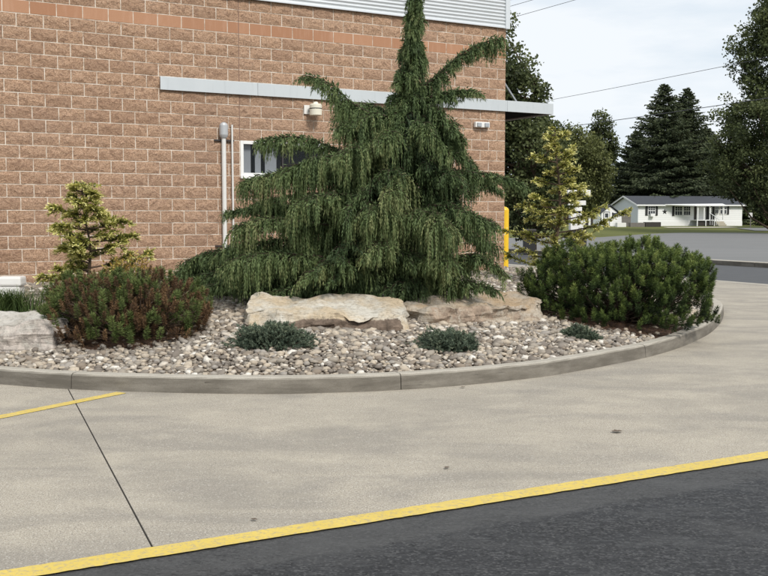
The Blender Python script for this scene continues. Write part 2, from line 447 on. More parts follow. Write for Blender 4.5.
def kerb_dist(X, Y):
    """distance from the kerb's road edge, positive inside the bed"""
    X, Y = np.atleast_1d(X).astype(float), np.atleast_1d(Y).astype(float)
    d2 = (X[:, None] - KN[None, :, 0]) ** 2 + (Y[:, None] - KN[None, :, 1]) ** 2
    i = np.argmin(d2, 1); i0 = np.clip(i, 1, len(KN) - 2)
    t = KN[i0 + 1] - KN[i0 - 1]
    rel = np.stack([X, Y], 1) - KN[i0]
    side = t[:, 0] * rel[:, 1] - t[:, 1] * rel[:, 0]
    return np.where(side > 0, 1, -1) * np.sqrt(d2.min(1))
def bed_z(X, Y):
    X, Y = np.atleast_1d(X).astype(float), np.atleast_1d(Y).astype(float)
    d = np.clip(kerb_dist(X, Y) - .16, 0, None)
    z = .105 + .52 * (1 - np.exp(-d / 2.1))
    z += .015 * np.sin(X * 2.1 + .4) * np.sin(Y * 1.7) * np.clip(d, 0, 1)
    return z
def bz(x, y): return float(bed_z(x, y)[0])

# ---- ground sheet (to the horizon), gently rising beyond the car park
def ground_rise(Y): return .42 * np.clip((Y - 104) / 28, 0, 1) ** 2 * (3 - 2 * np.clip((Y - 104) / 28, 0, 1))
xs = np.concatenate([np.linspace(-1500, -100, 8), np.linspace(-90, 120, 36), np.linspace(150, 1500, 8)])
ys = np.concatenate([np.linspace(-300, 80, 8), np.linspace(90, 150, 31), np.linspace(170, 2500, 12)])
GX, GY = np.meshgrid(xs, ys)
V = np.stack([GX.ravel(), GY.ravel(), (-.03 + ground_rise(GY)).ravel()], 1)
nx, ny = len(xs), len(ys)
Fq = [(j * nx + i, j * nx + i + 1, (j + 1) * nx + i + 1, (j + 1) * nx + i) for j in range(ny - 1) for i in range(nx - 1)]
tag(link('ground', npmesh('ground', V, Fq, smooth=True), M['grass_ground']), kind='structure')

def sheet(name, pts, z, mat, kind='structure', thick=0, parent=None):
    m = MB()
    if thick: m.prism(pts, z - thick, z)
    else: m.add([(p[0], p[1], z) for p in pts], [tuple(range(len(pts)))])
    o = m.build(name, mat, parent)
    if kind and not parent: tag(o, kind=kind)
    return o

# car park beyond, kerbed lane, near asphalt
sheet('car_park', [(-60, 20), (70, -15), (110, 104), pxg(768, 233.0)[:2], pxg(700, 231.8)[:2], pxg(650, 233.6)[:2], pxg(600, 237)[:2], (5, 78), (-60, 72)], -.018, M['lot_asphalt'])
LD = Vector((.43, -.903, 0)); LNrm = Vector((.903, .43, 0))      # direction of the side lane, its normal
LB = Vector((8.75, 25.9, 0))                                     # edge of concrete
A_ = LB - LD * 60; B_ = LB + LD * 40
W_LANE = 6.3
sheet('side_lane', [A_[:2], B_[:2], (B_ + LNrm * W_LANE)[:2], (A_ + LNrm * W_LANE)[:2]], -.012, M['lane_asphalt'])
yl0, yl1 = pxg(-20, 574.5), pxg(780, 449.6)                      # yellow edge line (upper edge)
YD = (yl1 - yl0).normalized(); YN = Vector((-YD.y, YD.x, 0))
near0, near1 = yl0 - YD * 30, yl1 + YD * 30
sheet('asphalt_road', [(near0 - YN * 14)[:2], (near1 - YN * 14)[:2], (near1 + YN * .02)[:2], (near0 + YN * .02)[:2]], -.006, M['asphalt'])

# concrete lane: two slabs with an open joint between, real thickness
jt0, jt1 = pxg(66, 385), pxg(155, 552)                           # joint from kerb to the yellow line
JD = (jt0 - jt1).normalized(); JN = Vector((-JD.y, JD.x, 0))
lane = empty('concrete_lane', (0, 0, 0)); tag(lane, kind='structure')
jb, je = jt1 - YN * .0, jt0 + JD * 14
gap = .0055
def meet(p, d, q, e):    # intersection of two lines in plan
    den = d.x * e.y - d.y * e.x
    t = ((q.x - p.x) * e.y - (q.y - p.y) * e.x) / den
    return p + d * t
jfoot = meet(jt1, JD, yl0, YD)
back_l = near0 + YN * 26
sheet('concrete_slab', [(near0)[:2], (jfoot - YD * gap)[:2], (je - YD * gap)[:2], (je + Vector((-30, 0, 0)))[:2]], 0, M['concrete'], thick=.2, parent=lane)
rcorner = meet(LB, LD, yl0, YD)
sheet('concrete_slab', [(jfoot + YD * gap)[:2], rcorner[:2], (LB - LD * 30)[:2], (LB - LD * 30 - LNrm * 8)[:2], (je + YD * gap)[:2]], 0, M['concrete'], thick=.2, parent=lane)
sheet('joint_filler', [(jfoot - YD * gap)[:2], (jfoot + YD * gap)[:2], (je + YD * gap)[:2], (je - YD * gap)[:2]], -.012, M['joint_filler'], parent=lane)
# pale edging strip of the concrete against the side lane
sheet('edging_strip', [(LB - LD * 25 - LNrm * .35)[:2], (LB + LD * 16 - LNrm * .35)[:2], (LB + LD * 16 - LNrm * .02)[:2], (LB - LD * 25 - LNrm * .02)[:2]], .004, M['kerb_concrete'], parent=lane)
# painted lines, slightly ragged edges
def paint(name, a, b, wdt, z, n=90):
    d = (b - a).normalized(); s = Vector((-d.y, d.x, 0)); L = (b - a).length
    V, Fc = [], []
    for i in range(n + 1):
        p = a + d * (L * i / n)
        e0 = random.uniform(-.004, .004); e1 = random.uniform(-.004, .004)
        V += [p + s * e0 + Vector((0, 0, z)), p - s * (wdt + e1) + Vector((0, 0, z))]
    for i in range(n): Fc.append((2 * i, 2 * i + 1, 2 * i + 3, 2 * i + 2))
    return pymesh(name, V, Fc)
o = link('painted_line', paint('painted_line', near0 + YD * 22, near1 - YD * 22, .150, .004, 420), M['yellow_paint'], lane)
l0, l1 = pxg(-30, 421.5), pxg(117, 392.2)
o = link('painted_line', paint('painted_line', l0, l1, .125, .004, 30), M['yellow_paint'], lane)

# far kerb of the side lane
kerb_far = empty('far_kerb', (0, 0, 0)); tag(kerb_far, kind='structure')
p0 = LB - LD * 50 + LNrm * W_LANE
for i in range(26):
    a = p0 + LD * (3.0 * i); b = a + LD * 2.985
    w = LNrm
    m = MB(); m.prism([a[:2], b[:2], (b + w * .45)[:2], (a + w * .45)[:2]], -.03, .15)
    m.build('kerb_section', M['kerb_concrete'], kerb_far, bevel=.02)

# pale drive and grass verge by the house
def zr(Y): return float(ground_rise(np.array([Y]))[0])
def strip_far(name, pts, mat, up):
    V = []
    for a, b in pts:
        V += [(a[0], a[1], zr(a[1]) + up), (b[0], b[1], zr(b[1]) + up)]
    Fc = [(2 * i, 2 * i + 1, 2 * i + 3, 2 * i + 2) for i in range(len(pts) - 1)]
    return tag(link(name, pymesh(name, V, Fc), mat), kind='structure')
strip_far('house_path', [((34.5, 121.5), (34.5, 124.3)), ((38, 122), (38, 125.4)), ((41, 122.4), (41, 126.4)), ((43.5, 123), (43.5, 127))], M['path_pale'], .03)
strip_far('driveway', [((41.5, 112), (42.5, 121)), ((48, 110), (48.5, 122)), ((60, 110), (60, 121)), ((80, 110), (80, 121))], M['lot_asphalt'], .035)

# ------------------------------------------------------------------ kerb round the bed
kerb = empty('kerb', (0, 0, 0)); tag(kerb, kind='structure')
PROF = [(-.0, -.05), (.012, .09), (.020, .132), (.030, .146), (.048, .152), (.165, .152), (.178, .146), (.18, -.05)]   # (inward, height)
def kerb_sections():
    cuts_px = [71, 397, 648]
    px_of = [topx(p.x, p.y, 0)[0] for p in KERB]
    cuts = [0]
    for c in cuts_px:
        j = min((abs(v - c), i) for i, v in enumerate(px_of) if KERB[i].y < 14)[1]; cuts.append(j)
    # further joints on the far side of the bend and at the left, about 3 m apart
    j = cuts[-1]
    while j + 34 < len(KERB): j += 34; cuts.append(j)
    cuts.append(len(KERB) - 1); cuts = sorted(set(cuts + [len([1 for v in px_of if v < -230])]))
    for a, b in zip(cuts, cuts[1:]):
        V, Fc = [], []
        for i in range(a, b + 1):
            p = KERB[i].copy()
            t = (KERB[min(i + 1, len(KERB) - 1)] - KERB[max(i - 1, 0)]).normalized(); n = Vector((-t.y, t.x, 0))
            if i == a: p = p + t * .004
            if i == b: p = p - t * .004
            wob = .004 * math.sin(i * .31) + random.uniform(-.0015, .0015)
            for u, h in PROF: V.append(p + n * (u + wob * (h > .05)) + Vector((0, 0, h + (random.uniform(-.0015, .0015) if h > .1 else 0))))
        k = len(PROF); m = b - a + 1
        for i in range(m - 1):
            for q in range(k - 1): Fc.append((i * k + q, i * k + q + 1, (i + 1) * k + q + 1, (i + 1) * k + q))
        Fc += [tuple(range(k)), tuple((m - 1) * k + q for q in range(k))[::-1]]
        me = pymesh('kerb_section', V, Fc)
        bm = bmesh.new(); bm.from_mesh(me); bmesh.ops.recalc_face_normals(bm, faces=bm.faces); bm.to_mesh(me); bm.free()
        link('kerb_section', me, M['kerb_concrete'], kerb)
kerb_sections()

# ------------------------------------------------------------------ building
WY = 0.5135
U = Vector((math.cos(WY), math.sin(WY), 0)); NF = Vector((U.y, -U.x, 0)); BK = -NF     # along the wall, out of it, into it
BW, BH = .4064, .2032
W0 = Vector((-5.875, 15.644, CAMZ + 3.356))          # top of the smooth course at column 0
WM = Matrix(((U.x, BK.x, 0, W0.x), (U.y, BK.y, 0, W0.y), (0, 0, 1, W0.z), (0, 0, 0, 1)))   # local: x along wall, y into wall, z up
C_END, C_LEFT, R_TOP, R_BOT = 23.5, -9, -2, 24
def wall(c, r, out=0.0): return W0 + U * (c * BW) + NF * out + Vector((0, 0, -r * BH))
def wall_cr(x, y, out=0.0):
    """pixel -> (column, row) on the wall plane pushed out by `out`"""
    u, v = (x - 384) / F, -(y - 288) / F
    d = Vector((u, v * SP + CP, v * CP - SP)); q = W0 + NF * out; o_ = Vector((0, 0, CAMZ))
    t = (q - o_).dot(NF) / d.dot(NF); h = o_ + d * t - q
    return h.dot(U) / BW, -h.z / BH
building = empty('block_building', wall(7, R_BOT))
building.rotation_euler = (0, 0, 0)
tag(building, 'tan split-face block building with corrugated metal band and flat grey canopy', 'building')
def bpart(mb, name, mat, parent=building, **kw): return mb.build(name, mat, parent, **kw)
MORT = .003                                           # joint depth
# window opening in columns and rows
WC0, WC1, WR0, WR1 = 9.53, 13.52, 10.0, 13.0
core = MB()
x0, x1, zt, zb = C_LEFT * BW, C_END * BW - .004, 2 * BH, -R_BOT * BH
wx0, wx1, wz0, wz1 = WC0 * BW, WC1 * BW, -WR1 * BH, -WR0 * BH
D0, D1 = MORT, .30
core.box((x0, D0, wz1), (x1, D1, zt), WM); core.box((x0, D0, zb), (x1, D1, wz0), WM)
core.box((x0, D0, wz0), (wx0, D1, wz1), WM); core.box((wx1, D0, wz0), (x1, D1, wz1), WM)
bpart(core, 'mortar_bed', M['mortar'])
# body behind (side and rear walls), roof
body = MB()
body.box((C_LEFT * BW, .31, zb), (C_END * BW - .31, 13, 2 * BH - .02), WM)
bpart(body, 'inner_body', M['dark_room'])
sidew = MB(); sidew.box((C_END * BW - .30, .302, zb), (C_END * BW, 13, 2 * BH), WM); sidew.box((C_LEFT * BW - .3, 0.0, zb), (C_LEFT * BW - .002, 13, 2 * BH), WM)
bpart(sidew, 'side_wall', M['side_masonry'])
roof = MB(); roof.box((C_LEFT * BW - .25, -.02, 2 * BH + 2.2), (C_END * BW + .02, 13.1, 2 * BH + 2.35), WM)
bpart(roof, 'roof', M['roof_flat'])

def block_mesh(name, w, h, seed, smooth=False):
    """one block, origin at its lower left on the wall plane, front towards -y"""
    rg = random.Random(seed)
    nxs, nzs = (max(2, int(round(5 * w / BW))), 3)
    g = .0068
    V, Fc = [], []
    for j in range(nzs + 1):
        for i in range(nxs + 1):
            e = i in (0, nxs) or j in (0, nzs)
            x = g + (w - 2 * g) * i / nxs; z = g + (h - 2 * g) * j / nzs
            if not e and not smooth: x += rg.uniform(-.018, .018); z += rg.uniform(-.012, .012)
            y = -.002 if e else (-.002 if smooth else rg.uniform(-.022, -.003))
            if e and not smooth: y = rg.uniform(-.004, .001)
            V.append((x, y, z))
    n1 = nxs + 1
    for j in range(nzs):
        for i in range(nxs):
            a = j * n1 + i; q = (a, a + 1, a + n1 + 1, a + n1)
            if rg.random() < .5: Fc += [(q[0], q[1], q[2]), (q[0], q[2], q[3])]
            else: Fc += [(q[0], q[1], q[3]), (q[1], q[2], q[3])]
    ring = [i for i in range(n1)] + [j * n1 + nxs for j in range(1, nzs + 1)] + [nzs * n1 + i for i in range(nxs - 1, -1, -1)] + [j * n1 for j in range(nzs - 1, 0, -1)]
    b = len(V)
    for k in ring: V.append((V[k][0], .02, V[k][2]))
    m = len(ring)
    for k in range(m): Fc.append((ring[(k + 1) % m], ring[k], b + k, b + (k + 1) % m))
    return V, Fc
def build_blocks():
    items = []
    for r in range(R_TOP, R_BOT):
        off = 0 if r % 2 == 0 else .5
        c = C_LEFT + off - (1 if off else 0)
        edges = []
        k = C_LEFT
        if off: edges.append((C_LEFT, C_LEFT + .5)); k = C_LEFT + .5
        while k < C_END - 1e-6:
            e = min(k + 1, C_END); edges.append((k, e)); k = e
        out = []
        for a, b in edges:
            segs = [(a, 9.5), (9.5, b)] if a < 9.5 - 1e-6 < 9.5 + 1e-6 < b else [(a, b)]
            for s in segs:
                if WR0 - .01 <= r < WR1 - .01:
                    if s[1] <= WC0 + .05 or s[0] >= WC1 - .05: pass
                    elif s[0] < WC0: s = (s[0], WC0)
                    elif s[1] > WC1: s = (WC1, s[1])
                    else: continue
                if s[1] - s[0] > .06: out.append(s)
        for s in out: items.append((r, s[0], s[1]))
    # silhouette of what hides the wall (cedar, shrubs): blocks there cannot be picked apart
    def hidden(x, y):
        if x < -2 or x > 520 or y < -4 or y > 280: return True
        hw = np.interp(y, [0, 60, 110, 140, 170, 200, 260], [12, 22, 55, 100, 140, 165, 185])
        return abs(x - 405) < hw
    sc = []
    for n, (r, a, b) in enumerate(items):
        p, q = wall(a, r), wall(b, r + 1); s0, s1 = topx(*p), topx(*q)
        cx, cy = (s0[0] + s1[0]) / 2, (s0[1] + s1[1]) / 2
        sc.append(-1 if hidden(cx, cy) else abs((s1[0] - s0[0]) * (s1[1] - s0[1])))
    order = sorted(range(len(items)), key=lambda n: -sc[n])
    singles = set(n for n in order[:300] if sc[n] > 0)
    variants = {}
    for kind in ('block', 'smooth_block'):
        for w in (1.0, .5):
            variants[(kind, w)] = []
            for s in range(12 if (kind == 'block' and w == 1) else 3):
                Vv, Ff = block_mesh(kind, w * BW, BH, hash((kind == 'block', w, s)) % 9999, kind == 'smooth_block')
                me = pymesh(kind, Vv, Ff); me.materials.append(M['smooth_block' if kind == 'smooth_block' else 'split_block'])
                variants[(kind, w)].append(me)
    SV, SF = [], []
    root = Vector(building.location)
    for n, (r, a, b) in enumerate(items):
        kind = 'smooth_block' if r == 0 else 'block'
        w = b - a
        if n in singles and min(abs(w - 1), abs(w - .5)) < .01:
            me = random.choice(variants[(kind, 1.0 if w > .75 else .5)])
            o = bpy.data.objects.new(kind, me); COL.objects.link(o)
            o.parent = building
            o.matrix_local = Matrix.Translation(wall(a, r + 1) - root) @ Matrix.Rotation(WY, 4, 'Z')
        elif kind == 'block':
            Vv, Ff = block_mesh(kind, w * BW, BH, n * 7 + 3)
            base = len(SV); SV += [WM @ Vector((v[0] + a * BW, v[1], v[2] - (r + 1) * BH)) for v in Vv]
            SF += [tuple(i + base for i in f) for f in Ff]
        else:
            Vv, Ff = block_mesh(kind, w * BW, BH, n, True)
            o = MB().add([WM @ Vector((v[0] + a * BW, v[1], v[2] - BH)) for v in Vv], Ff).build('smooth_block', M['smooth_block'], building)
    o = link('block', pymesh('block', SV, SF), M['split_block'], building)
    o['kind'] = 'stuff'
build_blocks()
# movement joint
m = MB(); m.box((9.5 * BW - .006, MORT - .004, wz1), (9.5 * BW + .006, MORT + .004, zt), WM); m.box((9.5 * BW - .006, MORT - .004, zb), (9.5 * BW + .006, MORT + .004, wz0 - .02), WM)
bpart(m, 'movement_joint', M['caulk'])
# corrugated siding, with corner trim and base flashing
SZ0 = 2 * BH; SZ1 = SZ0 + 2.2; per = .0678
def siding():
    V, Fc = [], []
    nseg = int((SZ1 - SZ0) / per * 8)
    xa, xb = C_LEFT * BW - .2, C_END * BW - .05
    for i in range(nseg + 1):
        z = SZ0 + .012 + (SZ1 - SZ0 - .012) * i / nseg
        y = -.045 - .013 * math.sin(2 * math.pi * (z - SZ0) / per)
        V += [WM @ Vector((xa, y, z)), WM @ Vector((xb, y, z))]
    for i in range(nseg): Fc.append((2 * i, 2 * i + 1, 2 * i + 3, 2 * i + 2))
    return pymesh('corrugated_siding', V, Fc, True)
link('corrugated_siding', siding(), M['siding_metal'], building)
m = MB(); m.box((C_LEFT * BW, -.025, SZ0 + .003), (C_END * BW + .02, 13, SZ1 - .003), WM); bpart(m, 'parapet_core', M['soffit_dark'])
m = MB(); m.box((C_END * BW - .06, -.075, SZ0 - .02), (C_END * BW + .045, .08, SZ1 + .05), WM); bpart(m, 'corner_trim', M['siding_metal'])
m = MB(); m.box((C_LEFT * BW - .2, -.068, SZ0 - .012), (C_END * BW - .064, -.03, SZ0 + .012), WM); bpart(m, 'base_flashing', M['siding_metal'])
# canopy: fascia along the front wall, running on past the corner, deck along the side wall
fc0, fr0 = wall_cr(160.2, 76.1, .06); _, fr1 = wall_cr(160.4, 89.4, .06)
fz1, fz0 = -fr0 * BH, -fr1 * BH
fx1 = wall_cr(553.5, 107, .06)[0] * BW
canopy = MB()
seams = [fc0 * BW, 10.3 * BW, 17.6 * BW, C_END * BW + .006, fx1]
for a, b in zip(seams, seams[1:]):
    m = MB(); m.box((a + .002, -.06, fz0), (b - .002, -.034, fz1), WM); m.box((a + .002, -.034, fz1 - .018), (b - .002, -.004 if b < C_END * BW + .1 else .4, fz1 - .002), WM)
    bpart(m, 'canopy_fascia', M['fascia_metal'], bevel=.003)
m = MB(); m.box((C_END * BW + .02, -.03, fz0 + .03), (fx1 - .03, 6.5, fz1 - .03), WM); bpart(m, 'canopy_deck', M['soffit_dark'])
m = MB(); m.box((fx1 - .028, -.03, fz0), (fx1 - .002, 6.5, fz1), WM); bpart(m, 'canopy_fascia', M['fascia_metal'])
rod_a = WM @ Vector((C_END * BW, .5, fz1 + .82)); rod_b = WM @ Vector((fx1 - .45, .5, fz1 - .03))
m = MB(); m.tube([rod_a, rod_b], .022, 8); bpart(m, 'hanger_rod', M['steel_rod'])
m = MB(); m.tube([WM @ Vector((C_END * BW, 3.5, fz1 + .82)), WM @ Vector((fx1 - .45, 3.5, fz1 - .03))], .022, 8); bpart(m, 'hanger_rod', M['steel_rod'])
# window
win = empty('window', (WM @ Vector(((wx0 + wx1) / 2, 0, wz0))) - Vector(building.location), building)
def wpart(name, mat, boxes, parent=win, bevel=0):
    m = MB()
    for a, b in boxes: m.box(a, b, WM)
    return m.build(name, mat, parent, bevel=bevel)
fw = .055
wpart('frame', M['white_vinyl'], [((wx0, -.012, wz0), (wx0 + fw, .09, wz1)), ((wx1 - fw, -.012, wz0), (wx1, .09, wz1)), ((wx0 + fw + .001, -.012, wz1 - fw), (wx1 - fw - .001, .09, wz1)), ((wx0 + fw + .001, -.012, wz0), (wx1 - fw - .001, .09, wz0 + fw))], bevel=.004)
wpart('sill', M['white_vinyl'], [((wx0 - .01, -.045, wz0 - .045), (wx1 + .01, .0, wz0 - .003))], bevel=.004)
midx = wx0 + .81
wpart('mullion', M['bracket_dark'], [((midx - .016, .02, wz0 + fw + .001), (midx + .016, .06, wz1 - fw - .001))])
wpart('pane', M['glass'], [((wx0 + fw + .002, .036, wz0 + fw + .002), (midx - .018, .044, wz1 - fw - .002))])
wpart('pane', M['glass'], [((midx + .018, .036, wz0 + fw + .002), (wx1 - fw - .002, .044, wz1 - fw - .002))])
wpart('blind', M['blind_grey'], [((wx0 + fw, .10, wz0), (wx0 + .23, .11, wz1)), ((wx0 + .31, .10, wz0), (wx0 + .42, .11, wz1)), ((wx0 + .50, .10, wz0), (wx0 + .72, .11, wz1))])
wpart('room_recess', M['dark_room'], [((wx0, .29, wz0), (wx1, .305, wz1))])
# conduit, vent cap, brackets
pc, _ = wall_cr(224, 190, .06); rt = wall_cr(223, 136, .06)[1]; rb_ = wall_cr(226, 252.5, .06)[1]
vent = empty('service_pipe', (WM @ Vector((pc * BW, -.07, -rb_ * BH))) - Vector(building.location), building)
m = MB(); m.tube([WM @ Vector((pc * BW, -.075, -R_BOT * BH + .0)), WM @ Vector((pc * BW, -.075, -rt * BH))], .038, 14); m.build('pipe', M['pipe_white'], vent, smooth=False)
m = MB(); m.tube([WM @ Vector((pc * BW, -.08, z)) for z in (-rt * BH - .03, -rt * BH, -rt * BH + .02, -rt * BH + .18, -rt * BH + .215, -rt * BH + .235)], [.055, .068, .074, .074, .055, .02], 14); m.build('vent_cap', M['cap_grey'], vent)
m = MB(); m.tube([WM @ Vector(((pc + .42) * BW, -.05, -R_BOT * BH)), WM @ Vector(((pc + .40) * BW, -.05, -rt * BH + .20))], .017, 10); m.build('conduit', M['pipe_white'], vent)
for rr in (wall_cr(224, 140.5, .03)[1], wall_cr(224, 246, .03)[1]):
    m = MB(); m.box(((pc - .38) * BW, -.045, -rr * BH - .012), ((pc + .5) * BW, -.012, -rr * BH + .012), WM); m.build('bracket', M['bracket_dark'], vent)
# horn-shaped wall fixture by the canopy
c_, r_ = wall_cr(315.5, 109, .16)
wl1 = empty('wall_fixture', (WM @ Vector(((c_ - .3) * BW, -.01, -r_ * BH))) - Vector(building.location), building)
c2, _ = wall_cr(307, 109, .03)
m = MB(); m.box(((c2 - .14) * BW, -.034, -r_ * BH - .085), ((c2 + .30) * BW, -.014, -r_ * BH + .075), WM); m.build('mounting_plate', M['white_fixture'], wl1, bevel=.004)
m = MB(); m.tube([WM @ Vector(((c2 + .1) * BW, -.03, -r_ * BH - .03)), WM @ Vector((c_ * BW, -.16, -r_ * BH + .01))], .014, 8); m.build('arm', M['bracket_dark'], wl1)
m = MB(); cz = -r_ * BH
m.tube([WM @ Vector((c_ * BW, -.17, cz + dz)) for dz in (-.115, -.11, -.005, .0, .01, .015, .07, .085, .095, .125)], [.10, .112, .112, .108, .108, .112, .112, .10, .05, .035], 20); m.build('housing', M['ivory_plastic'], wl1)
m = MB(); m.tube([WM @ Vector((c_ * BW, -.17, cz - .001)), WM @ Vector((c_ * BW, -.17, cz + .011))], .1145, 20); m.build('strap', M['bracket_dark'], wl1)
# twin-head light near the corner
c_, r_ = wall_cr(482, 124.8, .06)
wl2 = empty('twin_light', (WM @ Vector((c_ * BW, -.01, -r_ * BH))) - Vector(building.location), building)
m = MB(); m.box((c_ * BW - .17, -.09, -r_ * BH - .055), (c_ * BW + .17, -.012, -r_ * BH + .055), WM); m.build('housing', M['white_fixture'], wl2, bevel=.012)
for s in (-1, 1):
    m = MB(); m.box((c_ * BW + s * .09 - .048, -.12, -r_ * BH - .045), (c_ * BW + s * .09 + .048, -.088, -r_ * BH + .035), WM); m.build('lamp_head', M['lens'], wl2, bevel=.01)
# small white wall camera peeping out beside the cedar
c_, r_ = wall_cr(457.5, 142.5, .05)
wl3 = empty('wall_camera', (WM @ Vector((c_ * BW, -.01, -r_ * BH))) - Vector(building.location), building)
m = MB(); m.tube([WM @ Vector((c_ * BW, y, -r_ * BH)) for y in (-.012, -.03, -.07, -.10)], [.05, .05, .045, .02], 12); m.build('housing', M['white_fixture'], wl3)
m = MB(); m.tube([WM @ Vector((c_ * BW, -.06, -r_ * BH + .03)), WM @ Vector((c_ * BW - .05, -.02, -r_ * BH + .1))], .012, 8); m.build('arm', M['white_fixture'], wl3)

# ------------------------------------------------------------------ planting bed surface
def bed_surface():
    step = .16
    X = np.arange(-14, 7.2, step); Y = np.arange(8.8, 27, step)
    GX, GY = np.meshgrid(X, Y); gx, gy = GX.ravel(), GY.ravel()
    d = kerb_dist(gx, gy)
    # stop inside the building
    rel = (gx - W0.x) * NF.x + (gy - W0.y) * NF.y
    along = (gx - W0.x) * U.x + (gy - W0.y) * U.y
    inb = (rel < -.35) & (along < C_END * BW - .3)
    ok = (d > .02) & ~inb
    z = bed_z(gx, gy)
    # pull border vertices out to the kerb so the surface meets it
    idx = -np.ones(len(gx), int); idx[ok] = np.arange(ok.sum())
    V = np.stack([gx, gy, z], 1)[ok]
    nx = len(X); Fc = []
    for j in range(len(Y) - 1):
        for i in range(nx - 1):
            q = [idx[j * nx + i], idx[j * nx + i + 1], idx[(j + 1) * nx + i + 1], idx[(j + 1) * nx + i]]
            if min(q) >= 0: Fc.append(q)
    return npmesh('planting_bed', V, Fc, smooth=True)
bed = link('planting_bed', bed_surface(), M['bed_soil']); tag(bed, kind='structure')

# stones: 300 nearest as single parts, the rest as one mass
def ico(sub):
    bm = bmesh.new(); bmesh.ops.create_icosphere(bm, subdivisions=sub, radius=1)
    V = np.array([v.co[:] for v in bm.verts]); Fc = np.array([[v.index for v in f.verts] for f in bm.faces]); bm.free(); return V, Fc
LITTER = []     # (x, y, rx, ry) ellipses of needle litter without stones
BOULDERS = []   # (x, y, r) footprints
def scatter_stones():
    sp = .045
    X = np.arange(-7.0, 6.6, sp); Y = np.arange(9.0, 23.5, sp * .87)
    GX, GY = np.meshgrid(X, Y); GX[1::2] += sp / 2
    gx = GX.ravel() + RNG.uniform(-.017, .017, GX.size); gy = GY.ravel() + RNG.uniform(-.017, .017, GX.size)
    # in view of the photo and a step to the side; in front of the wall
    rel = (gx - W0.x) * NF.x + (gy - W0.y) * NF.y; along = (gx - W0.x) * U.x + (gy - W0.y) * U.y
    keep = ((rel > .0) | (along > C_END * BW)) & (gx > -.45 * gy - .6) & (gx < .42 * gy)
    # thin out with distance beyond the front belt
    keep &= (gy < 13.0) | (RNG.random(len(gx)) < .75)
    gx, gy = gx[keep], gy[keep]
    d = kerb_dist(gx, gy); k = d > .20; gx, gy, d = gx[k], gy[k], d[k]
    for (lx, ly, rx, ry) in LITTER:
        q = ((gx - lx) / rx) ** 2 + ((gy - ly) / ry) ** 2
        k = (q > 1) | (RNG.random(len(gx)) < .06) | ((q > .72) & (RNG.random(len(gx)) < .45))
        gx, gy, d = gx[k], gy[k], d[k]
    n = len(gx)
    s = RNG.lognormal(math.log(.0255), .36, n); s = np.clip(s, .012, .058)
    z = bed_z(gx, gy) + s * .30 + RNG.uniform(-.004, .014, n)
    sc = np.stack([s * RNG.uniform(1.0, 1.5, n), s * RNG.uniform(.8, 1.1, n), s * RNG.uniform(.45, .8, n)], 1)
    yaw = RNG.uniform(0, 2 * math.pi, n); tx, ty = RNG.normal(0, .3, n), RNG.normal(0, .3, n)
    def mats(i):
        return Matrix.Translation((gx[i], gy[i], z[i])) @ Matrix.Rotation(yaw[i], 4, 'Z') @ Matrix.Rotation(tx[i], 4, 'X') @ Matrix.Rotation(ty[i], 4, 'Y') @ Matrix.Diagonal((*sc[i], 1))
    # size on the picture
    dist = gy; app = s * (sc[:, 0] / s) / dist * F
    u = np.abs(gx / gy)
    app = np.where((u < .385) & (d > .2), app, 0)
    order = np.argsort(-app)
    single = order[:300]
    Vb, Fb = ico(2)
    # a dozen pebble shapes
    shapes = []
    for q in range(12):
        off = RNG.uniform(-50, 50, 3)
        Vq = np.array([v * (1 + .30 * mnoise.noise(Vector(v * .9 + off)) + .10 * mnoise.noise(Vector(v * 2.1 + off))) for v in Vb])
        shapes.append(Vq)
    V1, F1 = ico(1)
    mes = []
    for Vq in shapes[:12]:
        # 80 triangles for the single stones
        off = RNG.uniform(-50, 50, 3)
        Vs = np.array([v * (1 + .30 * mnoise.noise(Vector(v * .9 + off)) + .08 * mnoise.noise(Vector(v * 2.1 + off))) for v in V1])
        me = npmesh('stone', Vs, F1, smooth=True); me.materials.append(M['river_stone']); mes.append(me)
    for i in single:
        o = bpy.data.objects.new('stone', mes[int(RNG.integers(12))]); COL.objects.link(o); o.parent = bed; o.matrix_local = mats(i)
    rest = order[300:]
    rV, rF = [], []
    small = [np.array(me_v) for me_v in [np.array([v.co[:] for v in me.vertices]) for me in mes]]
    base = 0
    Vs_all = np.stack(small)          # 12, 42, 3
    pick = RNG.integers(0, 12, len(rest))
    B = Vs_all[pick] * sc[rest][:, None, :]
    cy, sy = np.cos(yaw[rest]), np.sin(yaw[rest]); cx, sx = np.cos(tx[rest]), np.sin(tx[rest])
    x, y, zz = B[..., 0], B[..., 1], B[..., 2]
    y, zz = y * cx[:, None] - zz * sx[:, None], y * sx[:, None] + zz * cx[:, None]
    x, y = x * cy[:, None] - y * sy[:, None], x * sy[:, None] + y * cy[:, None]
    P = np.stack([x + gx[rest][:, None], y + gy[rest][:, None], zz + z[rest][:, None]], -1)
    nv = P.shape[1]
    Fc = (F1[None] + (np.arange(len(rest)) * nv)[:, None, None]).reshape(-1, 3)
    o = link('gravel', npmesh('gravel', P.reshape(-1, 3), Fc, smooth=True), M['river_stone'], bed, loc=(0, 0, 0))
    o['kind'] = 'stuff'
    print('stones', n)

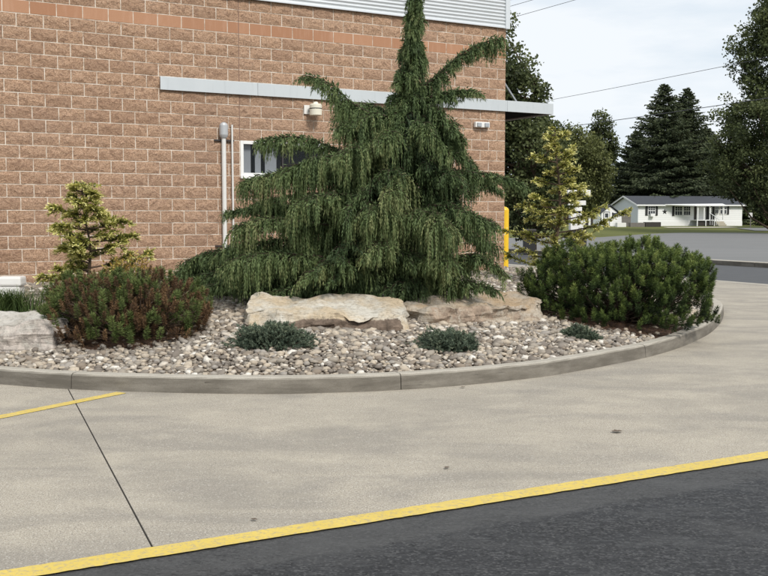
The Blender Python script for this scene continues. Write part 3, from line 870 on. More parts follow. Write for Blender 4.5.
# ------------------------------------------------------------------ boulders
def boulder(name, label, mat, c, L, D, hts, rz, seed, frac, z_sink=.08, lean=.12):
    """long split slab: c centre, L length, D depth, hts = heights (left-front, right-front, left-back, right-back)"""
    n = (34, 16, 10)
    V, T, idx = [], [], {}
    def key(i, j, k):
        if (i, j, k) not in idx:
            u, v, w = i / n[0] * 2 - 1, j / n[1] * 2 - 1, k / n[2]
            # round the plan and the upper edges a little
            pu = math.copysign(abs(u) ** 1.0, u); pv = v
            r = (abs(u) ** 5 + abs(v) ** 5) ** .2
            m_ = max(abs(u), abs(v))
            f = m_ / r if r > 1e-6 else 1
            f = 1 - (1 - f) * .75
            h = (hts[0] * (1 - u) / 2 + hts[1] * (1 + u) / 2) * (1 - v) / 2 + (hts[2] * (1 - u) / 2 + hts[3] * (1 + u) / 2) * (1 + v) / 2
            x, y = pu * f * L / 2, pv * f * D / 2
            y -= lean * w * (1 if v < 0 else -.3) * -1 * (abs(v))
            z = w * h
            p = Vector((x, y, z)); q = p * 1.0 + Vector((seed * 3.1, seed * 1.7, 0))
            edge = max(abs(u), abs(v)) > .93 or w > .93
            low = mnoise.fractal(q * 1.6, 1, 2, 3)
            nrm = Vector((u if abs(u) > .97 else 0, v if abs(v) > .97 else 0, 1 if w > .97 else 0))
            if nrm.length > 0: nrm.normalize()
            strata = .032 * mnoise.noise(Vector((x * .7 + seed, y * .7, math.floor(w * h / .055) * 3.7))) if w < .97 else 0
            p += nrm * (.085 * low + .030 * mnoise.fractal(q * 6, 1, 2, 4) + .022 * (mnoise.cell(Vector((q.x * 5, q.y * 5, q.z * 9))) if w < .95 else 0)) + Vector((nrm.x, nrm.y, 0)) * strata
            if w > .9: p.z += .035 * mnoise.fractal(Vector((q.x * 1.1, q.y * 2.0, 0)), 1, 2, 4)
            if v < -.8 and w > .3: p.y += (.11 * mnoise.fractal(Vector((x * 3.1 + seed, 2.2, w * 1.5)), 1, 2, 4)) * (w - .3) / .7; p.z += .05 * mnoise.fractal(Vector((x * 4.3, seed, 0)), 1, 2, 3) * (1 if w > .9 else .3)
            p.z -= z_sink
            idx[(i, j, k)] = len(V); V.append(p)
            T.append(frac(u, v, w))
        return idx[(i, j, k)]
    Fc = []
    for i in range(n[0]):
        for j in range(n[1]):
            Fc.append((key(i, j, n[2]), key(i + 1, j, n[2]), key(i + 1, j + 1, n[2]), key(i, j + 1, n[2])))
            Fc.append((key(i, j, 0), key(i, j + 1, 0), key(i + 1, j + 1, 0), key(i + 1, j, 0)))
    for k in range(n[2]):
        for i in range(n[0]):
            Fc.append((key(i, 0, k), key(i + 1, 0, k), key(i + 1, 0, k + 1), key(i, 0, k + 1)))
            Fc.append((key(i, n[1], k), key(i, n[1], k + 1), key(i + 1, n[1], k + 1), key(i + 1, n[1], k)))
        for j in range(n[1]):
            Fc.append((key(0, j, k), key(0, j, k + 1), key(0, j + 1, k + 1), key(0, j + 1, k)))
            Fc.append((key(n[0], j, k), key(n[0], j + 1, k), key(n[0], j + 1, k + 1), key(n[0], j, k + 1)))
    me = npmesh(name, [v[:] for v in V], Fc, tint=T, smooth=True)
    me.set_sharp_from_angle(angle=math.radians(28)) if hasattr(me, 'set_sharp_from_angle') else None
    o = link(name, me, M[mat], loc=c); o.rotation_euler = (0, 0, rz)
    return tag(o, label, 'boulder', 'boulders in the planting bed')
b1 = Vector((-.66, 11.55, 0)); b1.z = bz(b1.x, 11.25)
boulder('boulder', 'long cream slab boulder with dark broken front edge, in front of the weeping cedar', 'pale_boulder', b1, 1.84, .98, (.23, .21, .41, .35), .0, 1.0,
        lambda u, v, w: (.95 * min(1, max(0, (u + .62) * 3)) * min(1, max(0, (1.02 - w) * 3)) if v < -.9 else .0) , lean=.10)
b2 = Vector((1.13, 12.35, 0)); b2.z = bz(b2.x, 12.0)
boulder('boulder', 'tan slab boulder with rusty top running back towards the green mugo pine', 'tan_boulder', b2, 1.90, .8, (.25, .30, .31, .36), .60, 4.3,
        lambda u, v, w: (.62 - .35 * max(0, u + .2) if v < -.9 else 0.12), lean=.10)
b3 = Vector((-4.25, 10.95, 0)); b3.z = bz(b3.x, 10.8)
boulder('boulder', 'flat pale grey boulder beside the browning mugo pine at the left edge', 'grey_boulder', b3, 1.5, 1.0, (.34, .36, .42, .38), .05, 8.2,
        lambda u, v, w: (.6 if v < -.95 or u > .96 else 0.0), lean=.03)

# ------------------------------------------------------------------ foliage tools
class Leaves:
    """collects rhombic leaf faces; all arrays (n,3)"""
    def __init__(s): s.P, s.D, s.S, s.T = [], [], [], []
    def add(s, P, D, S, T):
        s.P.append(P); s.D.append(D); s.S.append(S); s.T.append(T)
    def mesh(s, name, shape=.5, tip=0.0):
        P, D, S, T = (np.concatenate(a) for a in (s.P, s.D, s.S, s.T))
        n = len(P)
        V = np.stack([P, P + D * shape + S, P + D, P + D * shape - S], 1).reshape(-1, 3)
        Fc = np.arange(4 * n).reshape(n, 4)
        TT = np.stack([T - tip, T, T + tip, T], 1).ravel()
        return npmesh(name, V, Fc, tint=TT)
def unit(a): return a / np.maximum(np.linalg.norm(a, axis=-1, keepdims=True), 1e-9)
def rdir(n): return unit(RNG.normal(size=(n, 3)))
def perp(D): return unit(np.cross(D, rdir(len(D))))
def poly_sample(P, n, jitter=True):
    """n points along a polyline (list of Vectors); returns points, tangents, parameter 0..1"""
    A = np.array([p[:] for p in P], float); L = np.linalg.norm(np.diff(A, axis=0), axis=1); cum = np.concatenate([[0], np.cumsum(L)])
    t = (np.arange(n) + (RNG.random(n) if jitter else .5)) / n; s = t * cum[-1]
    k = np.clip(np.searchsorted(cum, s, side='right') - 1, 0, len(L) - 1)
    f = ((s - cum[k]) / L[k])[:, None]
    return A[k] * (1 - f) + A[k + 1] * f, unit(A[k + 1] - A[k]), t
def smooth_path(P, n=10):
    return resample([Vector(p) for p in P], max(.02, sum((Vector(b) - Vector(a)).length for a, b in zip(P, P[1:])) / n))

# ------------------------------------------------------------------ weeping cedar
def weeper(tree, wood, layout):
    """grows drooping foliage on the limbs that layout(branch) asks for"""
    lv = Leaves(); limb = MB()
    S0, SD, SL, ST, SW = [], [], [], [], []          # threads: start, first direction, length, tint, wave phase
    def drape(p, d, reach, L, tint, n=11):
        """a pendulous twig: runs out along d for `reach`, hangs for L; threads hang from it and taper to a point"""
        q = p + d * reach * .55 + Vector((0, 0, .03 * reach / .2)); e = p + d * reach + Vector((0, 0, -.25 * reach))
        limb.tube([p, q, e], [.004, .003, .002], 4, cap=False)
        t = (np.arange(n) + RNG.random(n)) / n
        A = np.array(p[:]); B_ = np.array(q[:]); C_ = np.array(e[:])
        t = t[:, None]
        P = A * (1 - t) ** 2 + 2 * t * (1 - t) * B_ + t * t * C_
        t = t[:, 0]
        S0.append(P + RNG.normal(0, .010, (n, 3)))
        dd = np.array(d[:])[None] * (.35 + .55 * t[:, None]) + RNG.normal(0, .22, (n, 3)) + np.array([0, 0, -.45])
        SD.append(unit(dd))
        prof = .40 + .75 * np.sin(np.pi * np.clip(.15 + .75 * t, 0, 1)) ** 1.5
        SL.append(np.clip(L * prof * RNG.uniform(.55, 1.12, n), .05, 1.0))
        # sprays clothing the twig itself, lying along it and arching over
        m = 14; tt = RNG.random(m)[:, None]
        PP = A * (1 - tt) ** 2 + 2 * tt * (1 - tt) * B_ + tt * tt * C_
        dv = unit(np.array(d[:])[None] + RNG.normal(0, .55, (m, 3)) + np.array([0, 0, -.15]))
        lv.add(PP + RNG.normal(0, .008, (m, 3)) + np.array([0, 0, .006]), dv * RNG.uniform(.035, .075, (m, 1)), unit(np.cross(dv, np.array([0, 0, 1.0]) + RNG.normal(0, .4, (m, 3)))) * .0085, tint + .16 * tt[:, 0] + RNG.normal(0, .08, m))
        ST.append(tint + .14 * t + RNG.normal(0, .05, n)); SW.append(RNG.uniform(0, 6.28, n))
    def branch(P, L, tint, every=.055, reach=.16, r0=.02, t_min=.18, taper=.5):
        P = [Vector(P[0])] + [Vector(p) + Vector((RNG.normal(0, .02), RNG.normal(0, .03), RNG.normal(0, .022))) for p in P[1:-1]] + [Vector(P[-1])]
        P = smooth_path(P, 14)
        limb.tube(P, list(np.linspace(r0, .004, len(P))), 5, cap=False)
        out = Vector(P[-1]) - Vector(P[0]); out.z = 0; out = out.normalized() if out.length > 1e-3 else Vector((1, 0, 0))
        A = np.array([p[:] for p in P]); Lt = np.linalg.norm(np.diff(A, axis=0), axis=1).sum()
        n = max(3, int(Lt / every)); pts, tg, t = poly_sample(P, n)
        ph = RNG.uniform(0, 6.28); fr = RNG.uniform(7, 13)
        m = int(Lt / .006); lp, lt, l_t = poly_sample(P, m); kk = l_t > (.12 if r0 > .012 else -1); lp, lt = lp[kk], lt[kk]; m = len(lp)
        dv = unit(lt * .8 + RNG.normal(0, .6, (m, 3)) + np.array([0, 0, -.05]))
        lv.add(lp + RNG.normal(0, .012, (m, 3)) + np.array([0, 0, .008]), dv * RNG.uniform(.04, .085, (m, 1)), perp(dv) * .0095, tint + .06 + RNG.normal(0, .09, m))
        for k in range(n):
            if t[k] < t_min: continue
            az = RNG.uniform(-1.45, 1.45) * (1 if t[k] < .92 else .5)
            d = Vector((out.x * math.cos(az) - out.y * math.sin(az), out.x * math.sin(az) + out.y * math.cos(az), RNG.uniform(-.45, .05))).normalized()
            wave = .66 + .42 * math.sin(t[k] * fr + ph) + (.45 if RNG.random() < .12 else 0)
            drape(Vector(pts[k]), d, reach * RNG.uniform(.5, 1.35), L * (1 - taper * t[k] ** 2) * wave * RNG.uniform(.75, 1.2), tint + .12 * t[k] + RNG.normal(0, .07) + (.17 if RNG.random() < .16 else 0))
    layout(branch)
    # grow the threads: fine chains of scale-leaf sprays
    cur = np.concatenate(S0); vel = np.concatenate(SD); Lm = np.concatenate(SL); tn = np.concatenate(ST); ph = np.concatenate(SW)
    # never below the bed
    Lm = np.minimum(Lm, np.maximum(.03, cur[:, 2] - bed_z(cur[:, 0], cur[:, 1]) + .0))
    seg = .044; K = int(np.ceil(Lm.max() / seg))
    for k in range(K):
        act = (k * seg) < Lm
        if not act.any(): break
        m = int(act.sum())
        vel[act] = unit(vel[act] * .62 + np.array([0, 0, -.42]) + RNG.normal(0, .055, (m, 3)))
        c, v = cur[act], vel[act]; frac = k * seg / Lm[act]
        w = (.0068 * (1.05 - .5 * frac))[:, None]
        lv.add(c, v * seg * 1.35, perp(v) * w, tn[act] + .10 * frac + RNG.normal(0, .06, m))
        side = unit(np.cross(v, np.stack([np.cos(ph[act]), np.sin(ph[act]), np.zeros(m)], 1)))
        for s_ in (-1, 1):
            dd = unit(v + side * s_ * RNG.uniform(.18, .55, (m, 1)) + RNG.normal(0, .12, (m, 3)))
            lv.add(c, dd * RNG.uniform(.032, .060, (m, 1)), perp(dd) * w * .85, tn[act] + .12 * frac + RNG.normal(0, .07, m))
        cur[act] = c + v * seg
    wood.build('trunk', M['bark'], tree, smooth=True)
    limb.build('branches', M['limb_dark'], tree, smooth=True)
    me = lv.mesh('foliage', .45, .04)
    print('cedar threads', len(Lm), 'leaves', len(me.polygons))
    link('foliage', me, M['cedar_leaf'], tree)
def weeping_cedar():
    Y0 = 12.95
    base = px(400, 300, Y0); base.z = bz(base.x, Y0) - .03
    tree = empty('weeping_cedar', base)
    tag(tree, 'tall weeping cedar with drooping green curtains of foliage in front of the wall', 'tree')
    trunk_pts = [base] + [px(*p, Y0) for p in ((401, 250), (402, 200), (404, 150), (408, 105), (412, 60), (414, 25), (415, 4))]
    wood = MB()
    wood.tube(trunk_pts, [.13, .11, .09, .075, .055, .035, .02, .008], 10)
    def layout(branch):
        def pb(*pts): return [px(x, y, Y0 + dy) for x, y, dy in pts]
        # leader: short drooping twigs all round, wider lower down
        for q in range(130):
            t = (q + RNG.random()) / 130; y = -4 + 152 * t ** .85; az = RNG.uniform(0, 6.28)
            c = px(np.interp(y, [0, 60, 150], [415, 412, 404]), y, Y0); d = Vector((math.cos(az), math.sin(az), .25)).normalized()
            l = (.04 + .25 * t) * RNG.uniform(.35, 1.35)
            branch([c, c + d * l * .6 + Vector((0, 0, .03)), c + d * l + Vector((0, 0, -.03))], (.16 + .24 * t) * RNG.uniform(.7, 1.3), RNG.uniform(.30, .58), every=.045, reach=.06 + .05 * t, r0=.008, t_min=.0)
        # limbs seen in the photograph: (x, y, depth offset) ..., hang, tint, reach
        B = [
            ([(412, 95, 0), (430, 82, -.05), (452, 62, -.1), (474, 48, -.12), (490, 40, -.14), (503, 37, -.15)], .34, .50, .10),
            ([(411, 108, 0), (432, 95, -.1), (456, 89, -.15), (479, 92, -.2)], .20, .50, .09),
            ([(408, 114, 0), (430, 108, -.2), (446, 122, -.35), (460, 142, -.4)], .32, .40, .14),
            ([(406, 140, 0), (385, 124, -.15), (352, 100, -.25), (328, 85, -.3), (308, 76, -.3)], .44, .52, .13),
            ([(405, 136, 0), (382, 112, .1), (362, 106, .2), (345, 112, .25)], .48, .46, .18),
            ([(405, 148, 0), (378, 126, -.2), (356, 122, -.35), (338, 132, -.45)], .52, .50, .18),
            ([(405, 130, 0), (388, 114, -.2), (376, 112, -.3), (364, 120, -.4)], .46, .52, .16),
            ([(404, 182, 0), (365, 168, -.3), (330, 168, -.45), (302, 180, -.5)], .60, .44, .20),
            ([(403, 210, 0), (350, 196, -.7), (318, 196, -.95), (292, 208, -1.05)], .62, .50, .20),
            ([(404, 172, 0), (350, 152, -.2), (300, 142, -.3), (254, 142, -.35)], .34, .46, .12),
            ([(404, 176, 0), (352, 158, -.5), (318, 160, -.7), (290, 172, -.8)], .50, .50, .18),
            ([(403, 196, 0), (340, 178, -.4), (285, 174, -.5), (238, 184, -.5)], .46, .50, .14),
            ([(403, 222, 0), (330, 210, .1), (272, 207, .2), (222, 215, .2)], .38, .32, .14),
            ([(402, 238, 0), (325, 224, -.5), (272, 222, -.7), (236, 229, -.8)], .66, .55, .18),
            ([(401, 262, 0), (310, 252, .2), (240, 250, .3), (205, 253, .3), (178, 266, .3)], .48, .34, .20),
            ([(401, 266, 0), (320, 256, -.6), (262, 256, -.9), (224, 270, -1.0)], .48, .52, .20),
            ([(401, 272, 0), (320, 272, .0), (250, 268, .1), (192, 278, .2)], .36, .30, .20),
            ([(401, 258, 0), (330, 244, -.3), (270, 242, -.4), (226, 252, -.4)], .56, .42, .20),
            ([(401, 282, 0), (310, 282, -.3), (250, 280, -.3), (206, 288, -.3)], .28, .38, .20),
            ([(401, 275, 0), (300, 262, .6), (230, 258, .7), (186, 262, .7)], .40, .28, .20),
            ([(402, 205, 0), (340, 196, .0), (290, 196, .1), (258, 204, .1)], .44, .36, .18),
            ([(406, 128, 0), (428, 118, -.15), (444, 128, -.2), (456, 146, -.25)], .40, .42, .15),
            ([(405, 150, 0), (430, 142, .1), (452, 150, .1), (468, 166, .1)], .40, .36, .16),
            ([(403, 190, 0), (440, 178, .1), (478, 182, .15), (500, 196, .15)], .30, .36, .12),
            ([(404, 155, 0), (430, 144, -.3), (448, 150, -.4), (458, 160, -.4)], .34, .40, .13),
            ([(403, 184, 0), (445, 170, -.2), (490, 175, -.3), (524, 186, -.3)], .20, .44, .14),
            ([(403, 212, 0), (442, 202, -.5), (470, 212, -.7), (486, 226, -.8)], .50, .48, .18),
            ([(402, 240, 0), (440, 232, .1), (466, 234, .2), (486, 246, .2)], .42, .34, .18),
            ([(402, 268, 0), (446, 258, -.5), (474, 256, -.7), (498, 272, -.8)], .36, .52, .18),
            ([(402, 226, 0), (450, 218, -.2), (476, 218, -.3), (496, 226, -.3)], .26, .40, .12),
            ([(404, 166, 0), (374, 150, -.5), (354, 150, -.8), (342, 160, -.9)], .52, .56, .18),
            ([(403, 196, 0), (400, 176, -.5), (395, 182, -.9), (386, 198, -1.1)], .46, .64, .18),
            ([(402, 220, 0), (386, 204, -.6), (376, 206, -1.0), (370, 222, -1.25)], .60, .60, .20),
            ([(402, 234, 0), (420, 214, -.6), (436, 218, -1.0), (444, 236, -1.25)], .54, .56, .20),
            ([(402, 258, 0), (386, 242, -.7), (378, 248, -1.1), (372, 262, -1.25)], .26, .60, .20),
            ([(402, 268, 0), (425, 254, -.7), (440, 258, -1.0), (450, 270, -1.15)], .24, .56, .20),
            ([(402, 272, 0), (360, 260, -.7), (330, 264, -1.0), (305, 276, -1.05)], .22, .52, .20),
            ([(402, 290, 0), (350, 284, -.6), (300, 290, -.8), (258, 296, -.9)], .18, .40, .16),
            ([(402, 290, 0), (440, 282, -.5), (472, 286, -.7), (494, 292, -.8)], .18, .42, .16),
            ([(403, 156, 0), (395, 138, -.4), (388, 135, -.6), (378, 144, -.8)], .46, .58, .16),
            ([(406, 146, 0), (418, 126, -.4), (424, 126, -.55), (430, 138, -.7)], .42, .50, .15),
        ]
        for pts, Ls, tn, rc in B: branch(pb(*pts), Ls * (1.0 if pts[-1][1] < 150 else 1.28), tn, every=.024, reach=rc * 1.1, taper=.62)
        # limbs all round fill the body; their radius follows the outline
        for q in range(74):
            y = RNG.uniform(120, 290); az = RNG.uniform(0, 2 * math.pi)
            rl = np.interp(y, [115, 150, 170, 200, 240, 290], [.30, .85, 1.15, 1.55, 1.75, 1.75]); rr = np.interp(y, [115, 150, 185, 220, 290], [.35, .60, 1.05, .98, .98])
            ca, sa = math.cos(az), math.sin(az)
            rad = (rl if ca < 0 else rr) * abs(ca) + (1.15 * np.interp(y, [115, 170, 240], [.35, .75, 1.0])) * abs(sa)
            rad *= RNG.uniform(.45, .92) / max(1, abs(ca) + abs(sa) - .2)
            c = px(np.interp(y, [100, 288], [408, 400]), y, Y0); d = Vector((ca, sa, 0)); rise = RNG.uniform(0, .14)
            P = [c, c + d * rad * .4 + Vector((0, 0, rise)), c + d * rad * .78 + Vector((0, 0, rise * .7)), c + d * rad + Vector((0, 0, rise - .20))]
            gz = bz(P[-1].x, P[-1].y)
            if P[-1].z < gz + .10: continue
            L = min(RNG.uniform(.24, .62), P[-1].z - gz + .02)
            branch(P, L, RNG.uniform(.06, .38), every=.040, reach=.20)  # low tint: older inner foliage, with shade of the recesses painted in

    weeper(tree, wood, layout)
weeping_cedar()
def spreading_juniper():
    Y0 = 13.9
    base = px(214, 296, Y0); base.z = bz(base.x, Y0) - .02
    sh = empty('spreading_juniper', base); tag(sh, 'low spreading dark green juniper at the left foot of the weeping cedar', 'shrub')
    wood = MB(); wood.tube([base, base + Vector((0, 0, .2)), base + Vector((.02, 0, .42))], [.05, .04, .02], 8)
    def layout(branch):
        for q in range(44):
            az = RNG.uniform(0, 6.28); z = RNG.uniform(.10, .50); d = Vector((math.cos(az), math.sin(az) * .8, 0)); r = RNG.uniform(.25, .62) * (1.15 - .5 * z)
            c = base + Vector((0, 0, z))
            branch([c, c + d * r * .55 + Vector((0, 0, .10)), c + d * r + Vector((0, 0, .03))], RNG.uniform(.16, .34), RNG.uniform(.15, .42), every=.032, reach=.12, r0=.010, t_min=.1)
    weeper(sh, wood, layout)
spreading_juniper()

# ------------------------------------------------------------------ golden cypresses
def golden_cypress(base, H, R, label, seed, nb, sparse=1.0, lean=.0, leaf=1.0, irr=.0, ex=.62):
    rg = np.random.default_rng(seed)
    tree = empty('golden_cypress', base); tag(tree, label, 'conifer', 'golden cypresses')
    top = base + Vector((lean, 0, H))
    wood = MB(); tp = [base + (top - base) * t + Vector((.05 * math.sin(t * 7 + seed), .04 * math.cos(t * 5), 0)) for t in np.linspace(0, 1, 8)]
    wood.tube(tp, list(np.linspace(.034 * H / 2, .005, 8)), 8)
    lv = Leaves(); limb = MB()
    for k in range(nb):
        t = .10 + .88 * (k + rg.random()) / nb
        az = k * 2.4 + rg.uniform(-.5, .5)
        rr = R * (1.06 - t) ** ex * rg.uniform(.55 - .2 * irr, 1.15 + .35 * irr)
        if t > .9: rr = max(rr, .12)
        i = min(int(t * 7), 6); c = tp[i].lerp(tp[i + 1], t * 7 - i)
        up = rg.uniform(.05, .42) * rr
        d = Vector((math.cos(az), math.sin(az), 0))
        P = smooth_path([c, c + d * rr * .5 + Vector((0, 0, up * .3)), c + d * rr + Vector((0, 0, up))], 8)
        limb.tube(P, list(np.linspace(.014, .004, len(P))), 5, cap=False)
        lat = Vector((-d.y, d.x, 0))
        paths = [P]
        for s in range(int(7 * rr / R) + 3):
            ts = rg.uniform(.25, 1); j = min(int(ts * (len(P) - 1)), len(P) - 2)
            sd = (d * rg.uniform(.4, 1) + lat * rg.uniform(-1, 1) + Vector((0, 0, rg.uniform(-.1, .5)))).normalized()
            l = rg.uniform(.10, .24) * (1.2 - .5 * ts)
            paths.append([P[j], P[j] + sd * l * .5 + Vector((0, 0, .01)), P[j] + sd * l + Vector((0, 0, -.015))])
        for qi, Q in enumerate(paths):
            Q = [Vector(p) for p in Q]; L = sum((b - a).length for a, b in zip(Q, Q[1:]))
            if qi: limb.tube(Q, [.005, .004, .002], 4, cap=False)
            n = max(3, int(L / .022 * sparse)); pts, tg, tt = poly_sample(Q, n)
            if qi == 0: kk = tt > .35; pts, tg, tt = pts[kk], tg[kk], tt[kk]; n = len(pts)
            if n == 0: continue
            # each sample carries a little flat fan of leaflets
            fan_n = unit(rg.normal(0, .45, (n, 3)) + np.array([0, 0, 1.0]))
            for f in range(9):
                a = rg.uniform(-1.1, 1.1, (n, 1))
                sidev = unit(np.cross(fan_n, tg))
                dd = unit(tg * np.cos(a) + sidev * np.sin(a) + rg.normal(0, .12, (n, 3)))
                off = dd * rg.uniform(0, .045, (n, 1)) * leaf
                ln = rg.uniform(.022, .042, (n, 1)) * leaf
                tip = np.linalg.norm(off, axis=1) / (.045 * leaf)
                tn = .15 + .48 * tip + .46 * tt * (1 if qi else .6) + rg.normal(0, .12, n) + .10 * t
                lv.add(pts + off, dd * ln, unit(np.cross(fan_n, dd)) * rg.uniform(.006, .0095, (n, 1)) * leaf, tn)
    wood.build('trunk', M['bark'], tree, smooth=True); limb.build('branches', M['twig_bark'], tree, smooth=True)
    link('foliage', lv.mesh('foliage', .55, .06), M['golden_leaf'], tree)
    return tree
g1 = px(88, 290, 13.3); g1.z = bz(g1.x, g1.y) - .03
golden_cypress(g1, px(88, 182, 13.3).z - g1.z, .86, 'small sparse golden cypress beside the block wall, left of the pipe', 11, 36, 1.7, leaf=1.3, irr=.6, ex=.85)
g2 = px(556, 268, 17.2); g2.z = bz(g2.x, g2.y) - .03
golden_cypress(g2, px(556, 128, 17.2).z - g2.z, 1.25, 'larger golden cypress beyond the corner of the building', 23, 50, 1.25, leaf=1.35, irr=.9, ex=1.05)

# ------------------------------------------------------------------ mugo pines
def mugo(base, rx, ry, H, label, mat, seed, n_shoot, green=None, nl=.06, front=None, name='mugo_pine'):
    rg = np.random.default_rng(seed)
    sh = empty(name, base); tag(sh, label, 'shrub', 'mugo pines')
    lv = Leaves(); st = MB()
    b = np.array(base[:])
    # shoot tips on an uneven dome, several layers
    n = n_shoot
    u = rg.uniform(0, 2 * math.pi, n); c = rg.uniform(-.22, 1.0, n)
    s = np.sqrt(np.clip(1 - c ** 2, 0, 1))
    dirs = np.stack([np.cos(u) * s, np.sin(u) * s, c], 1)
    lump = np.array([mnoise.fractal(Vector(d * 2.2 + seed), 1, 2, 3) for d in dirs])
    layer = np.where(rg.random(n) < .66, rg.uniform(.93, 1.04, n), rg.uniform(.45, .85, n))
    rad = (1 + .20 * lump) * layer
    dirs_s = np.stack([np.sign(dirs[:, 0]) * np.abs(dirs[:, 0]) ** .9, np.sign(dirs[:, 1]) * np.abs(dirs[:, 1]) ** .9, np.sign(c) * np.abs(c) ** .8], 1)
    tips = b + dirs_s * np.array([rx, ry, H * .72]) * rad[:, None] + np.array([0, 0, H * .28])
    tips[:, 2] = np.maximum(tips[:, 2], bed_z(tips[:, 0], tips[:, 1]) + .12 + .10 * rg.random(n))
    up = unit(dirs * np.array([.45, .45, .3]) + np.array([0, 0, .95]) + rg.normal(0, .13, (n, 3)))
    Ls = rg.uniform(.085, .15, n)
    t0 = green(tips, dirs, rg) if green else np.clip(.42 + .16 * dirs[:, 2] + rg.normal(0, .13, n), .05, .95)
    t0 = np.where(layer < .9, t0 - (.18 if green is None else .05), t0)  # inner shoots tinted darker, painting the shade between clumps
    K = 62
    for k in range(K):
        f = (k + rg.random(n)) / K
        p = tips - up * ((1 - f) * Ls)[:, None]
        side = unit(np.cross(up, rdir(n)))
        op = np.clip(1.35 - .95 * f ** 3, .4, 1.35)[:, None]
        for q in range(2):
            sd = unit(np.cross(up, rdir(n)))
            dd = unit(up * (1.05 - .55 * op) + sd * op + rg.normal(0, .08, (n, 3)))
            lv.add(p, dd * (nl * rg.uniform(.75, 1.15, (n, 1)) * (1 if green is None else np.where(t0 > .5, 1.15, .72)[:, None])), unit(np.cross(dd, rdir(n))) * .0034, t0 + (.42 * f - .22) * (1 if green is None else .35) + rg.normal(0, .05, n))
    # woody stems from the base to the shoots
    sel = rg.choice(n, min(n, 170 if green is None else 330), replace=False)
    for i in sel:
        tip = Vector(tips[i] - up[i] * Ls[i]); a = Vector(b) + Vector((rg.normal(0, .10) * rx, rg.normal(0, .10) * ry, .0))
        mid = a.lerp(tip, .55) + Vector((rg.normal(0, .05), rg.normal(0, .05), -.06 * H))
        st.tube([a, mid, tip, Vector(tips[i])], [.014, .009, .006, .004], 4, cap=False)
    st.build('stems', M['limb_dark' if green is None else 'twig_bark'], sh, smooth=True)
    link('foliage', lv.mesh('foliage', .35, .0), mat, sh)
    return sh
m2 = Vector((3.15, 13.35, 0)); m2.z = bz(m2.x, m2.y)
mugo(m2, 1.20, .98, px(620, 236, 13.35).z - m2.z - .05, 'full rounded green mugo pine at the right bend of the kerb', M['pine_needle'], 5, 1500, nl=.050)
m1 = Vector((-2.86, 11.12, 0)); m1.z = bz(m1.x, m1.y)
def brown(tips, dirs, rg):
    q = np.array([mnoise.noise(Vector((d[0] * 4.2 + 5, d[1] * 4.2, d[2] * 4.2 + 1))) for d in dirs])
    left = -dirs[:, 0] * .16 + .22 * dirs[:, 2]
    g = (q * 1.1 + left + rg.normal(0, .20, len(tips))) > .15
    return np.where(g, rg.uniform(.66, .92, len(tips)), rg.uniform(.10, .40, len(tips)))
mugo(m1, .93, .78, px(125, 268, 11.1).z - m1.z - .03, 'browning mugo pine with rusty dead needles and green tips beside the left boulder', M['browning_needle'], 9, 900, green=brown, nl=.046)
LITTER.append((m2.x - .10, m2.y - .02, 1.16, 1.0))
LITTER.append((m1.x, m1.y, .86, .74))
# needle litter: a thin mat and loose needles
def litter(x, y, rx, ry, label):
    rg = np.random.default_rng(int(abs(x * 100)))
    V, Fc = [(x, y, bz(x, y) + .02)], []
    nr, na = 7, 40
    for r in range(1, nr + 1):
        for a in range(na):
            q = 2 * math.pi * a / na; f = r / nr * (1 + .10 * mnoise.noise(Vector((math.cos(q) * 2, math.sin(q) * 2, x))))
            X, Y = x + math.cos(q) * rx * f, y + math.sin(q) * ry * f
            dk = float(kerb_dist(X, Y)[0])
            if dk < .24:
                # stay inside the kerb
                X += (x - X) * (.24 - dk) / 1.1; Y += (y - Y) * (.24 - dk) / 1.1
            V.append((X, Y, bz(X, Y) + (.022 if r < nr else -.012) + rg.uniform(-.004, .006)))
    for a in range(na): Fc.append((0, 1 + a, 1 + (a + 1) % na))
    for r in range(1, nr):
        for a in range(na):
            i, j = 1 + (r - 1) * na + a, 1 + (r - 1) * na + (a + 1) % na
            Fc.append((i, i + na, j + na, j))
    # needles
    lv = Leaves(); n = 9000
    a = rg.uniform(0, 6.28, n); f = np.sqrt(rg.random(n)) * 1.05
    X, Y = x + np.cos(a) * rx * f, y + np.sin(a) * ry * f
    k = kerb_dist(X, Y) > .19; X, Y = X[k], Y[k]; n = len(X)
    P = np.stack([X, Y, bed_z(X, Y) + .03 + rg.uniform(0, .012, n)], 1)
    az = rg.uniform(0, 6.28, n); D = np.stack([np.cos(az), np.sin(az), rg.normal(0, .25, n)], 1) * .055
    lv.add(P, D, unit(np.cross(D, np.array([0, 0, 1.0]))) * .0028, rg.uniform(0, .42, n))
    o = link('needle_litter', pymesh('needle_litter', V, Fc, True), M['needle_litter']); tag(o, label, 'litter', kind='stuff')
    q = link('loose_needles', lv.mesh('loose_needles'), M['browning_needle'], o)
    return o
for i, L_ in enumerate(LITTER): litter(*L_, ['rust brown needle litter under the green mugo pine', 'rust brown needle litter under the browning mugo pine'][i])
scatter_stones()

